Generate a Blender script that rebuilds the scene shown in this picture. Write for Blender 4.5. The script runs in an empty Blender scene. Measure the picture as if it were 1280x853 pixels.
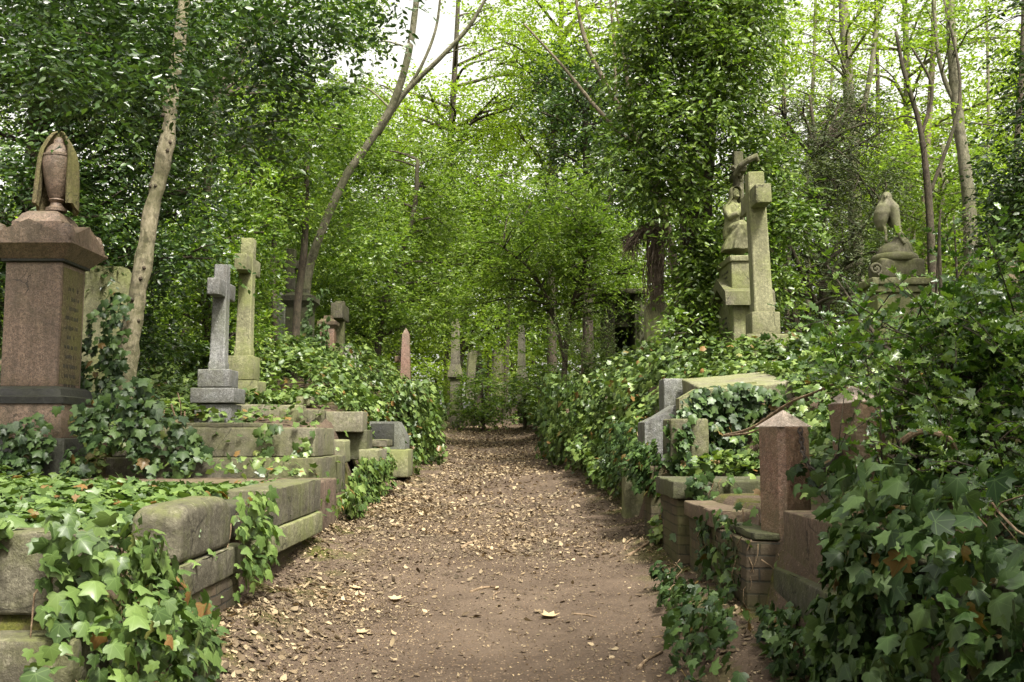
import bpy, bmesh, math, random
import numpy as np
from mathutils import Vector, Matrix, noise as mnoise

random.seed(7)
R = np.random.default_rng(11)
PI = math.pi
sc = bpy.context.scene
COL = sc.collection

# ------------------------------------------------------------------ camera geometry
F = 1244.0; EYE = 1.6; PITCH = math.radians(5.5)
CP, SP = math.cos(PITCH), math.sin(PITCH)
def P(px, py, Y):
    u = (px - 640.0) / F; v = (426.5 - py) / F
    dy = CP - v * SP; dz = SP + v * CP
    t = Y / dy
    return Vector((u * t, Y, EYE + dz * t))
def S(n, Y):            # n photo pixels in metres at distance Y
    return n * Y / F

# ------------------------------------------------------------------ terrain
def xl(y): return np.interp(y, [0, 5, 9, 12, 16, 24, 35, 45, 60], [-1.6, -1.62, -1.72, -1.8, -1.9, -1.85, -2.2, -5.0, -9.0])
def xr(y): return np.interp(y, [0, 5, 7.3, 12, 17, 23, 32, 38, 45, 60], [1.35, 1.38, 1.36, 1.22, 1.02, .8, .35, -.9, -3.0, -7.0])
def g(y): return np.interp(y, [-10, 0, 33, 45, 140], [-.3, 0, 1.9, 2.5, 3.2])
def zl(y): return np.interp(y, [-10, 0, 3.9, 4.35, 9.3, 10.5, 10.7, 11.3, 12.5, 14, 16, 20, 24, 30, 40, 140], [.1, .2, .38, 1.02, 1.04, 1.08, 1.3, 1.6, 1.75, 1.98, 2.25, 2.9, 3.05, 2.9, 2.9, 3.4])
def zr_wall(y): return np.interp(y, [-10, 0, 5, 8, 11, 13, 140], [.8, .9, .95, 1.08, 1.25, 1.5, 3.0])
def zr_top(y): return np.interp(y, [-10, 0, 4, 6, 8, 10, 14, 17, 22, 28, 35, 45, 140], [1.1, 1.2, 1.3, 1.45, 1.75, 2.05, 2.5, 2.45, 2.6, 2.8, 2.8, 2.8, 3.4])
def sm(t):
    t = np.clip(t, 0, 1); return t * t * (3 - 2 * t)
_K = R.normal(size=(14, 3)); _K /= np.linalg.norm(_K, axis=1, keepdims=True); _K *= R.uniform(.6, 1.7, (14, 1)); _PH = R.uniform(0, 6.28, 14)
def N3(p, f):            # smooth noise about -1..1
    q = np.asarray(p, float) @ (_K.T * f) + _PH
    return np.sin(q).sum(-1) / 3.4
def H(x, y):
    x = np.asarray(x, float); y = np.asarray(y, float)
    a, b = xl(y), xr(y); gy = g(y)
    t = np.clip((2 * x - a - b) / (b - a), -1.35, 1.35)
    path = gy + .10 * np.abs(t) ** 3 + .012 * N3(np.stack([x, y, 0 * x], -1), 4)
    dl = a - x; dr = x - b
    wl = np.interp(y, [0, 9, 14, 17, 22], [.16, .16, .5, 1.5, 2.0])
    offl = np.interp(y, [0, 14, 17], [.15, .15, 0])
    L = sm((dl - offl) / wl); Lz = zl(y) + .05 * np.clip(dl - 2, 0, 12) + .05 * N3(np.stack([x, y, 0 * x], -1), 1.3)
    wr = np.interp(y, [0, 12, 14], [.14, .14, .55])
    r1 = sm((dr - .12) / wr); r2 = sm((dr - np.interp(y, [0, 6, 7.9, 9.0, 9.4, 12], [.35, .4, .95, .95, .35, .25])) / np.interp(y, [0, 12, 16], [1.5, 1.3, 1.0]))
    Rz = zr_wall(y) * (1 - r2) + r2 * zr_top(y) + .05 * np.clip(dr - 3, 0, 12) + .05 * N3(np.stack([x, y, 0 * x], -1), 1.3)
    h = path
    h = np.where(dl > 0, path * (1 - L) + Lz * L, h)
    h = np.where(dr > 0, path * (1 - r1) + Rz * r1, h)
    # earth banked against the foot of the walls
    h = h + .10 * np.exp(-((x + 1.55) / .22) ** 2 - ((y - 6.0) / .8) ** 2) + .12 * np.exp(-((x - 1.3) / .3) ** 2 - ((y - 6.3) / 1.2) ** 2)
    return h
def h1(x, y): return float(H(np.array([x]), np.array([y]))[0])

# ------------------------------------------------------------------ object helpers
def tag(o, label=None, cat=None, group=None, kind=None):
    if label: o['label'] = label
    if cat: o['category'] = cat
    if group: o['group'] = group
    if kind: o['kind'] = kind
    return o
def thing(name, label, cat, loc, group=None):
    o = bpy.data.objects.new(name, None); o.empty_display_size = .1; COL.objects.link(o)
    o.location = Vector(loc); return tag(o, label, cat, group)
def link(name, me, mat, parent=None, loc=None):
    o = bpy.data.objects.new(name, me); COL.objects.link(o)
    if mat: me.materials.append(mat)
    if parent is not None: o.parent = parent
    elif loc is not None: o.location = Vector(loc)
    return o
def world_off(parent):
    v = Vector((0, 0, 0)); p = parent
    while p is not None:
        v += p.location; p = p.parent
    return v
def smooth(me, ang=35):
    me.polygons.foreach_set('use_smooth', np.ones(len(me.polygons), bool))
    if ang: me.set_sharp_from_angle(angle=math.radians(ang))
class MB:                # collects world-space geometry, becomes ONE mesh object
    def __init__(s): s.v = []; s.f = []
    def add(s, V, Fc, M=None):
        b = len(s.v)
        for p in V:
            p = Vector(p)
            s.v.append(M @ p if M is not None else p)
        for f in Fc: s.f.append([i + b for i in f])
        return s
    def build(s, name, mat, parent=None, loc=None, ang=35):
        off = world_off(parent) if parent is not None else (Vector(loc) if loc is not None else Vector((0, 0, 0)))
        me = bpy.data.meshes.new(name); me.from_pydata([tuple(p - off) for p in s.v], [], s.f); me.update()
        bm = bmesh.new(); bm.from_mesh(me); bmesh.ops.recalc_face_normals(bm, faces=bm.faces); bm.to_mesh(me); bm.free()
        smooth(me, ang)
        return link(name, me, mat, parent, loc)
    # --- shapes
    def rbox(s, lo, hi, r=.015, step=.09, nz=.004, M=None, chip=.0, top=None):
        lo = Vector(lo); hi = Vector(hi); c = (lo + hi) / 2; h = (hi - lo) / 2; nz *= .75; chip *= 1.5
        r = min(r, h.x * .8, h.y * .8, h.z * .8)
        def ax(hh):
            n = max(1, min(26, int(2 * (hh - r) / step)))
            return [-hh, -hh + r * .45] + [-hh + r + 2 * (hh - r) * i / n for i in range(n + 1)] + [hh - r * .45, hh]
        A = [ax(h.x), ax(h.y), ax(h.z)]
        idx = {}; V = []; Fc = []
        def vid(i, j, k):
            key = (i, j, k)
            if key in idx: return idx[key]
            p = Vector((A[0][i], A[1][j], A[2][k]))
            q = Vector([max(-hh + r, min(hh - r, pc)) for pc, hh in zip(p, h)])
            d = p - q
            if d.length > 1e-9: p = q + d.normalized() * r
            w = p + c
            if nz:
                nv = mnoise.noise_vector(w * 3.1) * nz * 1.2 + mnoise.noise_vector(w * 11) * nz * .5
                p = p + nv
            if chip and d.length > r * 1.2:
                k2 = mnoise.noise(w * 6.3 + Vector((3, 1, 7)))
                if k2 > .15: p = p - d.normalized() * chip * (k2 - .15) * 2.5
            if top is not None and p.z > 0: p.z += top(p.x / h.x, p.y / h.y)
            V.append(p + c); idx[key] = len(V) - 1
            return idx[key]
        n = [len(a) - 1 for a in A]
        for a, b, cc in ((0, 1, 2), (1, 2, 0), (2, 0, 1)):
            for side in (0, n[cc]):
                for i in range(n[a]):
                    for j in range(n[b]):
                        q = []
                        for (di, dj) in ((0, 0), (1, 0), (1, 1), (0, 1)):
                            t = [0, 0, 0]; t[a] = i + di; t[b] = j + dj; t[cc] = side
                            q.append(vid(*t))
                        Fc.append(q if side else q[::-1])
        return s.add(V, Fc, M)
    def loft(s, rings, caps=True, M=None):
        n = len(rings[0]); V = [p for r_ in rings for p in r_]; Fc = []
        for i in range(len(rings) - 1):
            for j in range(n):
                k = (j + 1) % n
                Fc.append([i * n + j, i * n + k, (i + 1) * n + k, (i + 1) * n + j])
        if caps:
            Fc.append(list(range(n))[::-1]); Fc.append([(len(rings) - 1) * n + j for j in range(n)])
        return s.add(V, Fc, M)
    def lathe(s, prof, c, n=28, M=None):
        return s.loft([[Vector(c) + Vector((r * math.cos(2 * PI * j / n), r * math.sin(2 * PI * j / n), z)) for j in range(n)] for r, z in prof], M=M)
    def sq(s, prof, c, M=None):          # square-plan lathe: (half x, half y, z)
        c = Vector(c)
        return s.loft([[c + Vector((a, b, z)), c + Vector((-a, b, z)), c + Vector((-a, -b, z)), c + Vector((a, -b, z))] for a, b, z in prof], M=M)
    def prism(s, outline, d0, d1, axis='y', M=None):   # outline in the other two axes
        def mk(a, b, d): return Vector((a, d, b)) if axis == 'y' else (Vector((d, a, b)) if axis == 'x' else Vector((a, b, d)))
        return s.loft([[mk(a, b, d0) for a, b in outline], [mk(a, b, d1) for a, b in outline]], M=M)
    def tube(s, pts, rad, n=8, nz=0, caps=True):
        pts = [Vector(p) for p in pts]; rings = []; ref = Vector((0, 0, 1))
        for i, p in enumerate(pts):
            d = (pts[min(i + 1, len(pts) - 1)] - pts[max(i - 1, 0)]).normalized()
            if i == 0:
                ref = d.orthogonal().normalized()
            ref = (ref - d * ref.dot(d)).normalized(); b = d.cross(ref)
            r = rad[i] if hasattr(rad, '__len__') else rad
            ring = []
            for j in range(n):
                a = 2 * PI * j / n
                v = ref * math.cos(a) + b * math.sin(a)
                k = 1 + (nz * mnoise.noise((p + v * r) * 5.0) if nz else 0)
                ring.append(p + v * r * k)
            rings.append(ring)
        return s.loft(rings, caps)
def curve(pts, n):        # Catmull-Rom through points (each may carry a radius as 4th value)
    A = [np.array(p, float) for p in pts]
    A = [2 * A[0] - A[1]] + A + [2 * A[-1] - A[-2]]
    out = []
    m = len(A) - 3
    for i in range(m):
        for k in range(n):
            t = k / n
            p0, p1, p2, p3 = A[i:i + 4]
            out.append(.5 * (2 * p1 + (p2 - p0) * t + (2 * p0 - 5 * p1 + 4 * p2 - p3) * t * t + (3 * p1 - p0 - 3 * p2 + p3) * t ** 3))
    out.append(A[-2]); return np.array(out)

# ------------------------------------------------------------------ leaves as real little meshes
def unit(a): return a / np.maximum(np.linalg.norm(a, axis=-1, keepdims=True), 1e-9)
def T_fan(outline, c, zf):      # triangle fan leaf
    v = [(c[0], c[1], zf(*c))] + [(x, y, zf(x, y)) for x, y in outline]
    n = len(outline)
    return np.array(v), [[0, 1 + i, 1 + (i + 1) % n] for i in range(n)]
_iv = [(0, .0), (.22, -.12), (.42, -.06), (.52, .10), (.39, .25), (.56, .50), (.45, .56), (.23, .62), (.10, .85), (0, 1.0)]
IVY = T_fan(_iv + [(-x, y) for x, y in _iv[-2:0:-1]], (0, .3), lambda x, y: .16 - .30 * abs(x) - .20 * (y - .3) ** 2)
_iv2 = [(0, 0), (.44, -.08), (.3, .26), (.48, .55), (.0, 1.0)]
IVY_FAR = T_fan(_iv2 + [(-x, y) for x, y in _iv2[-2:0:-1]], (0, .3), lambda x, y: .14 - .28 * abs(x) - .18 * (y - .3) ** 2)
_ho = [(0, 0), (.1, .04), (.27, .12), (.16, .27), (.31, .42), (.17, .55), (.26, .72), (.09, .8), (0, 1.0)]
def _hz(x, y): return .05 + (.10 if abs(x) > .2 else -.04) - .3 * (y - .5) ** 2
HOLLY = T_fan(_ho + [(-x, y) for x, y in _ho[-2:0:-1]], (0, .45), _hz)
OVATE = (np.array([(0, 0, 0), (.22, .28, .05), (.2, .62, .03), (0, 1, -.10), (-.2, .62, .03), (-.22, .28, .05), (0, .45, -.03)]),
         [[0, 1, 6], [1, 2, 6], [2, 3, 6], [3, 4, 6], [4, 5, 6], [5, 0, 6]])
KITE = (np.array([(0, 0, 0), (.27, .42, .07), (0, 1, -.08), (-.27, .42, .07)]), [[0, 1, 2], [0, 2, 3]])
LANCE = (np.array([(0, 0, 0), (.13, .4, .03), (0, 1, -.1), (-.13, .4, .03)]), [[0, 1, 2], [0, 2, 3]])
def leaf_mesh(name, pos, axis, nrm, size, T, mat, parent=None, uv=False, width=1.0, loc=None):
    N = len(pos)
    off = np.array(world_off(parent)) if parent is not None else (np.array(loc, float) if loc is not None else np.zeros(3))
    axis = unit(axis); side = unit(np.cross(axis, nrm)); nn = np.cross(side, axis)
    tv, tf = T; k = len(tv); curl = R.uniform(.1, 2.0, N)[:, None, None]; w = R.uniform(.8, 1.15, N)[:, None, None] * width
    V = pos[:, None, :] + size[:, None, None] * (tv[None, :, 0:1] * w * side[:, None, :] + tv[None, :, 1:2] * axis[:, None, :] + tv[None, :, 2:3] * curl * nn[:, None, :])
    V = (V - off).reshape(-1, 3).astype(np.float32)
    fl = np.concatenate([np.array(f) for f in tf]); tot = np.array([len(f) for f in tf])
    loops = (fl[None, :] + (np.arange(N) * k)[:, None]).ravel().astype(np.int32)
    starts = np.concatenate([[0], np.cumsum(np.tile(tot, N))[:-1]]).astype(np.int32)
    me = bpy.data.meshes.new(name)
    me.vertices.add(len(V)); me.vertices.foreach_set('co', V.ravel())
    me.loops.add(len(loops)); me.loops.foreach_set('vertex_index', loops)
    me.polygons.add(len(starts)); me.polygons.foreach_set('loop_start', starts)
    me.update(calc_edges=True)
    me.polygons.foreach_set('use_smooth', np.ones(len(starts), bool))
    if uv:
        l = me.uv_layers.new(name='leaf')
        l.data.foreach_set('uv', np.tile(tv[fl][:, :2], (N, 1)).astype(np.float32).ravel())
    return link(name, me, mat, parent, loc)
def rnd(n): return R.normal(size=(n, 3))
UP = np.array([0, 0, 1.0])
def sprays(c, r, n, size, K=7, L=None, droop=.25, upb=.9, jit=.6, shell=.5, cull=-.35, cf=None, flat=.35):
    """n leaves set along twigs spread through the ellipsoid c, r; returns pos, axis, normal, size, twigs"""
    c = np.array(c, float); r = np.array(r, float); m = max(2, int(n / K)); L = L or size * 4.0
    d = unit(rnd(m * 2)); rad = R.uniform(0, 1, (m * 2, 1)) ** shell
    o = c + d * rad * r
    keep = N3(o, cf or 2.2 / max(.4, min(r))) > cull
    o = o[keep][:m]; d = d[keep][:m]; m = len(o)
    if m == 0: o = c[None]; d = UP[None]; m = 1
    w = d.copy(); w[:, 2] *= flat
    dirn = unit(w * .8 + rnd(m) * .45 + UP * .12)
    tl = L * R.uniform(.6, 1.35, (m, 1))
    t = (np.arange(K) + .6) / K
    pos = o[:, None] + dirn[:, None] * tl[:, None] * t[None, :, None]
    pos[..., 2] -= droop * tl * t[None] ** 2
    side = unit(np.cross(dirn, UP) + 1e-6)
    sg = np.where(np.arange(K) % 2 == 0, 1., -1.)
    ax = dirn[:, None] * .65 + side[:, None] * sg[None, :, None] * .8 + R.normal(size=(m, K, 3)) * .25
    ax[..., 2] -= droop * .8
    nr = UP * upb + R.normal(size=(m, K, 3)) * jit
    sz = size * R.uniform(.6, 1.25, (m, K))
    end = o + dirn * tl; end[:, 2] -= droop * tl[:, 0]
    return pos.reshape(-1, 3), ax.reshape(-1, 3), nr.reshape(-1, 3), sz.ravel(), (o, end)
def cat_leaves(lst): return [np.concatenate([a[i] for a in lst]) for i in range(4)]

# ------------------------------------------------------------------ materials
def new_mat(name):
    m = bpy.data.materials.new(name); m.use_nodes = True; nt = m.node_tree; nt.nodes.clear(); return m, nt
class NT:
    def __init__(s, nt): s.nt = nt
    def n(s, t, **kw):
        nd = s.nt.nodes.new(t)
        for k, v in kw.items():
            if k.startswith('i_'):
                nd.inputs[k[2:].replace('_', ' ')].default_value = v
            else: setattr(nd, k, v)
        return nd
    def l(s, a, b): s.nt.links.new(a, b)
    def noise(s, vec, scale, detail=4, rough=.6, dist=0):
        n = s.n('ShaderNodeTexNoise'); n.inputs['Scale'].default_value = scale; n.inputs['Detail'].default_value = detail
        n.inputs['Roughness'].default_value = rough; n.inputs['Distortion'].default_value = dist
        if vec is not None: s.l(vec, n.inputs['Vector'])
        return n.outputs['Fac']
    def ramp(s, fac, stops, interp='LINEAR'):
        n = s.n('ShaderNodeValToRGB'); cr = n.color_ramp; cr.interpolation = interp
        while len(cr.elements) < len(stops): cr.elements.new(.5)
        for e, (p, c) in zip(cr.elements, stops):
            e.position = p; e.color = (*c, 1) if hasattr(c, '__len__') else (c, c, c, 1)
        s.l(fac, n.inputs['Fac']); return n.outputs['Color']
    def mix(s, fac, a, b, mode='MIX'):
        n = s.n('ShaderNodeMix', data_type='RGBA', blend_type=mode)
        for sock, v in ((n.inputs[0], fac), (n.inputs[6], a), (n.inputs[7], b)):
            if hasattr(v, 'is_linked'): s.l(v, sock)
            elif hasattr(v, '__len__'): sock.default_value = (*v, 1)
            else: sock.default_value = v
        return n.outputs[2]
    def math(s, op, a, b=0., c=None):
        n = s.n('ShaderNodeMath', operation=op)
        for i, v in enumerate((a, b) if c is None else (a, b, c)):
            if hasattr(v, 'is_linked'): s.l(v, n.inputs[i])
            else: n.inputs[i].default_value = v
        return n.outputs[0]
    def mapping(s, vec, scale=(1, 1, 1)):
        n = s.n('ShaderNodeMapping'); n.inputs['Scale'].default_value = scale; s.l(vec, n.inputs['Vector']); return n.outputs['Vector']
    def bump(s, h, strength, dist, prev=None):
        n = s.n('ShaderNodeBump'); n.inputs['Strength'].default_value = strength; n.inputs['Distance'].default_value = dist
        s.l(h, n.inputs['Height'])
        if prev is not None: s.l(prev, n.inputs['Normal'])
        return n.outputs['Normal']
    def out(s, col, rough=.9, spec=.3, normal=None):
        b = s.n('ShaderNodeBsdfPrincipled'); o = s.n('ShaderNodeOutputMaterial')
        for k, v in (('Base Color', col), ('Roughness', rough), ('Specular IOR Level', spec)):
            if hasattr(v, 'is_linked'): s.l(v, b.inputs[k])
            elif hasattr(v, '__len__'): b.inputs[k].default_value = (*v, 1)
            else: b.inputs[k].default_value = v
        if normal is not None: s.l(normal, b.inputs['Normal'])
        s.l(b.outputs[0], o.inputs[0]); return b
def coords(N): return N.n('ShaderNodeNewGeometry').outputs['Position']
def leaf_mat(name, dark, mid, light, rough=.4, trans=.3, tcol=None, spec=.5, patch=.9, veins=False, odd=None):
    m, nt = new_mat(name); N = NT(nt)
    geo = N.n('ShaderNodeNewGeometry')
    st = [(0, dark), (.5, mid), (.972, light)]
    if odd: st += [(.978, [o_ * .8 for o_ in odd]), (1, odd)]
    c = N.ramp(geo.outputs['Random Per Island'], st)
    pn = N.noise(geo.outputs['Position'], patch, 3)
    c = N.mix(1, c, N.ramp(pn, [(.3, (.68, .72, .7)), (.7, (1.3, 1.25, 1.1))]), 'MULTIPLY')
    if veins:
        uv = N.n('ShaderNodeUVMap'); uv.uv_map = 'leaf'; sep = N.n('ShaderNodeSeparateXYZ'); N.l(uv.outputs[0], sep.inputs[0])
        ax = N.math('ABSOLUTE', sep.outputs[0]); y = sep.outputs[1]
        d1 = N.math('MULTIPLY', ax, 1.4)
        d2 = N.math('ABSOLUTE', N.math('SUBTRACT', N.math('MULTIPLY', ax, .95), N.math('SUBTRACT', y, .05)))
        d3 = N.math('ABSOLUTE', N.math('ADD', N.math('MULTIPLY', ax, .12), N.math('SUBTRACT', y, .07)))
        d = N.math('MINIMUM', d1, N.math('MINIMUM', d2, d3))
        c = N.mix(N.ramp(d, [(0, .38), (.022, 0.0)]), c, [min(1, v * 1.6 + .02) for v in light])
    rg = N.ramp(N.noise(geo.outputs['Position'], 30, 2), [(.3, rough * .8), (.7, rough * 1.25)])
    b = N.n('ShaderNodeBsdfPrincipled'); N.l(c, b.inputs['Base Color']); N.l(rg, b.inputs['Roughness']); b.inputs['Specular IOR Level'].default_value = spec
    t = N.n('ShaderNodeBsdfTranslucent'); tc = N.mix(1, c, tcol or (1.5, 1.7, .55), 'MULTIPLY'); N.l(tc, t.inputs[0])
    ms = N.n('ShaderNodeMixShader'); ms.inputs[0].default_value = trans
    N.l(b.outputs[0], ms.inputs[1]); N.l(t.outputs[0], ms.inputs[2])
    o = N.n('ShaderNodeOutputMaterial'); N.l(ms.outputs[0], o.inputs[0]); return m
def stone_mat(name, a, b, dark=(.05, .045, .035), green=(.10, .12, .035), moss=.5, streak=.5, speck=None, rough=.88, spec=.25, spots=.4, grain=60, letters=None):
    m, nt = new_mat(name); N = NT(nt); geo = N.n('ShaderNodeNewGeometry'); p = geo.outputs['Position']
    c = N.mix(N.ramp(N.noise(p, 2.3, 6, .65), [(.32, 0), (.68, 1)]), a, b)
    if speck:                        # crystals of granite
        v = N.n('ShaderNodeTexVoronoi'); v.inputs['Scale'].default_value = speck[2]; N.l(p, v.inputs['Vector'])
        sep = N.n('ShaderNodeSeparateColor'); N.l(v.outputs['Color'], sep.inputs[0])
        c = N.mix(N.ramp(sep.outputs[0], [(.0, 0.9), (.28, .75), (.34, 0)]), c, speck[0])
        c = N.mix(N.ramp(sep.outputs[1], [(.70, 0), (.76, .75), (1, .9)]), c, speck[1])
    fine = N.noise(p, 26, 6, .75)
    c = N.mix(N.ramp(fine, [(.38, .75), (.60, 0)]), c, [v * .38 for v in a])
    c = N.mix(N.ramp(N.noise(p, 130, 4, .8), [(.42, .55), (.6, 0)]), c, [v * .4 for v in a])
    st = N.noise(N.mapping(p, (11, 11, .8)), 1.0, 6, .75)
    c = N.mix(N.math('MULTIPLY', N.ramp(st, [(.45, 0), (.60, 1)]), streak), c, dark)
    gr = N.noise(p, 2.9, 7, .75, .6)
    c = N.mix(N.math('MULTIPLY', N.ramp(gr, [(.47, 0), (.62, 1)]), min(1, streak * 1.3)), c, [v * 1.25 for v in dark])
    bl = N.noise(p, 1.3, 6, .75)
    c = N.mix(N.math('MULTIPLY', N.ramp(bl, [(.43, 0), (.58, 1)]), moss), c, green)
    sep2 = N.n('ShaderNodeSeparateXYZ'); N.l(geo.outputs['True Normal'], sep2.inputs[0])
    tp = N.math('MULTIPLY', N.ramp(sep2.outputs[2], [(.35, 0), (.8, 1)]), N.ramp(N.noise(p, 5, 5, .7), [(.38, 0), (.6, 1)]))
    c = N.mix(N.math('MULTIPLY', tp, min(1, moss * 1.1)), c, [g_ * .9 for g_ in green])
    sp = N.noise(p, 42, 3, .6)
    c = N.mix(N.math('MULTIPLY', N.ramp(sp, [(.58, 0), (.63, 1)]), spots), c, dark)
    sp2 = N.noise(p, 15, 4, .7)
    c = N.mix(N.math('MULTIPLY', N.ramp(sp2, [(.60, 0), (.65, 1)]), spots * .7), c, [min(.6, v * 1.3) for v in b])
    vd = N.n('ShaderNodeTexVoronoi', feature='DISTANCE_TO_EDGE'); vd.inputs['Scale'].default_value = 1.6
    wob = N.n('ShaderNodeTexNoise'); wob.inputs['Scale'].default_value = 5; wob.inputs['Detail'].default_value = 5; N.l(p, wob.inputs['Vector'])
    wv = N.n('ShaderNodeVectorMath', operation='MULTIPLY_ADD'); N.l(wob.outputs['Color'], wv.inputs[0]); wv.inputs[1].default_value = (.25, .25, .25); N.l(p, wv.inputs[2]); N.l(wv.outputs[0], vd.inputs['Vector'])
    ck = N.math('MULTIPLY', N.ramp(vd.outputs['Distance'], [(.004, .8), (.012, 0)]), N.ramp(N.noise(p, 1.9, 3), [(.48, 0), (.56, 1)]))
    c = N.mix(ck, c, [v * .5 for v in dark])
    h = N.noise(p, grain, 5, .7); h2 = N.noise(p, 9, 5, .65)
    nb = N.bump(h2, .5, .03, N.bump(h, .6, .008))
    N.out(c, rough, spec, nb); return m
def bark_mat(name, a, b, dark=(.03, .025, .02), green=(.06, .075, .03), moss=.3, zs=.35, knots=.5):
    m, nt = new_mat(name); N = NT(nt); p = coords(N)
    mp = N.mapping(p, (1, 1, zs))
    n1 = N.noise(mp, 22, 7, .75, .4)
    c = N.mix(N.ramp(n1, [(.40, 0), (.60, 1)]), a, b)
    c = N.mix(N.ramp(N.noise(p, 7, 5, .7), [(.52, 0), (.60, .7)]), c, [v * .45 for v in a])
    c = N.mix(N.ramp(N.noise(p, 16, 5, .7, .5), [(.60, 0), (.64, .6)]), c, [min(.6, v * 1.35) for v in b])
    n2 = N.noise(N.mapping(p, (1, 1, 1.6)), 5.5, 4, .6)
    c = N.mix(N.math('MULTIPLY', N.ramp(n2, [(.58, 0), (.68, 1)]), knots), c, dark)
    c = N.mix(N.math('MULTIPLY', N.ramp(N.noise(p, 1.7, 4), [(.45, 0), (.65, 1)]), moss), c, green)
    nb = N.bump(n1, .9, .025)
    N.out(c, .9, .2, nb); return m

M = {}
M['ivy_near'] = leaf_mat('ivy_leaf_near', (0.0286, .054, .015), (0.0616, .104, .027), (0.1100, .165, .045), .42, .18, spec=.34, veins=True, odd=(.16, .085, .03))
M['ivy'] = leaf_mat('ivy_leaf', (0.0286, .054, .014), (0.0704, .114, .028), (0.1430, .195, .055), .40, .18, spec=.36, odd=(.17, .10, .035))
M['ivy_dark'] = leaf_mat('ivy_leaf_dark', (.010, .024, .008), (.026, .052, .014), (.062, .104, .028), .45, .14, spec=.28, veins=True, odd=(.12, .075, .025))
M['ivy_tree'] = leaf_mat('ivy_leaf_climbing', (0.0374, .070, .012), (0.0858, .142, .024), (0.1540, .215, .040), .36, .30, spec=.5)
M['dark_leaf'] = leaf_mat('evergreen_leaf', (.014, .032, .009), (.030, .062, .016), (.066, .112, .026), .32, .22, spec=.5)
M['holly_mid'] = leaf_mat('holly_leaf_green', (0.0396, .076, .012), (0.0880, .148, .022), (0.1595, .220, .038), .34, .38, spec=.45)
M['holly_near'] = leaf_mat('holly_leaf_glossy', (.020, .048, .010), (.058, .112, .022), (.145, .215, .045), .27, .24, spec=.5)
M['bright'] = leaf_mat('beech_leaf', (0.0935, .138, .020), (0.1485, .210, .028), (0.2145, .285, .040), .5, .52, tcol=(1.35, 1.5, .62), spec=.3)
M['mid'] = leaf_mat('hedge_leaf', (0.0528, .090, .016), (0.1045, .160, .026), (0.1705, .230, .042), .42, .44, tcol=(1.3, 1.5, .62), spec=.4)
M['yew'] = leaf_mat('yew_needle', (.024, .036, .012), (.042, .060, .020), (.075, .098, .030), .5, .15, spec=.3)
M['shrub'] = leaf_mat('shrub_leaf', (.07, .11, .035), (.11, .16, .05), (.17, .22, .075), .45, .3, spec=.4)
M['litter'] = leaf_mat('dead_leaf', (.048, .034, .022), (.125, .092, .060), (.310, .245, .165), .75, .10, tcol=(1.2, 1.0, .7), spec=.2, patch=2)
LIME = dict(dark=(.045, .040, .028), green=(.10, .112, .032))
M['lime'] = stone_mat('weathered_limestone', (.135, .122, .085), (.205, .188, .135), moss=.5, streak=.72, **LIME)
M['lime_green'] = stone_mat('algae_limestone', (.21, .205, .115), (.29, .28, .165), moss=.55, streak=.42, dark=(.065, .062, .035), green=(.15, .17, .05))
M['lime_pale'] = stone_mat('pale_limestone', (.19, .175, .122), (.275, .255, .185), moss=.45, streak=.55, dark=(.08, .072, .05), green=(.15, .165, .06))
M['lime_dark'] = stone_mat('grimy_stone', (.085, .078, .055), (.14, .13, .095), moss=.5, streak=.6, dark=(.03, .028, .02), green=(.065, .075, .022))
M['red_stone'] = stone_mat('reddish_sandstone', (.155, .108, .078), (.21, .15, .11), moss=.35, streak=.5, dark=(.06, .042, .03), green=(.10, .10, .035))
M['grey_granite'] = stone_mat('grey_granite', (.16, .16, .155), (.22, .22, .21), speck=((.08, .08, .08), (.33, .33, .32), 150), moss=.2, streak=.35, rough=.65, spots=.15)
M['pink_granite'] = stone_mat('pink_granite', (.225, .150, .108), (.29, .195, .14), speck=((.055, .042, .034), (.30, .215, .165), 90), moss=.18, streak=.4, dark=(.045, .033, .024), green=(.08, .08, .025), rough=.55, spec=.4, spots=.15)
M['pink_post'] = stone_mat('pink_granite_post', (.20, .105, .072), (.27, .15, .105), speck=((.10, .055, .04), (.36, .235, .18), 190), moss=.2, streak=.45, dark=(.07, .045, .03), rough=.5, spec=.4, spots=.2)
M['dark_stone'] = stone_mat('dark_slate_moulding', (.030, .030, .030), (.05, .048, .045), moss=.3, streak=.3, dark=(.02, .02, .02), green=(.04, .045, .016), rough=.6)
M['white_stone'] = stone_mat('white_marble', (.42, .41, .37), (.52, .51, .47), moss=.2, streak=.4, dark=(.2, .2, .16))
M['algae_panel'] = stone_mat('algae_granite_panel', (.15, .115, .065), (.19, .15, .08), speck=((.07, .055, .03), (.25, .21, .12), 85), moss=.5, streak=.3, green=(.12, .125, .03), dark=(.055, .05, .025), spots=.2)
M['letter'] = stone_mat('cut_lettering', (.05, .047, .04), (.085, .08, .065), moss=.1, streak=.1)
M['lichen'] = stone_mat('yellow_lichen', (.19, .20, .04), (.25, .25, .06), moss=.4, green=(.13, .16, .03))
M['iron'] = stone_mat('rusty_iron', (.04, .032, .028), (.075, .05, .038), moss=.0, streak=.3, rough=.7, grain=120)
M['bark_pale'] = bark_mat('pale_bark', (.13, .115, .07), (.25, .22, .15), dark=(.045, .038, .026), green=(.10, .11, .04), moss=.6, knots=.7)
M['bark'] = bark_mat('brown_bark', (.10, .082, .055), (.18, .15, .10))
M['bark_dark'] = bark_mat('dark_bark', (.035, .028, .02), (.07, .055, .038))
M['bark_grey'] = bark_mat('grey_green_bark', (.10, .095, .062), (.18, .165, .115), green=(.08, .09, .035), moss=.5)
M['stem'] = bark_mat('woody_stem', (.15, .10, .06), (.26, .19, .12), moss=.15, zs=1)
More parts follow.
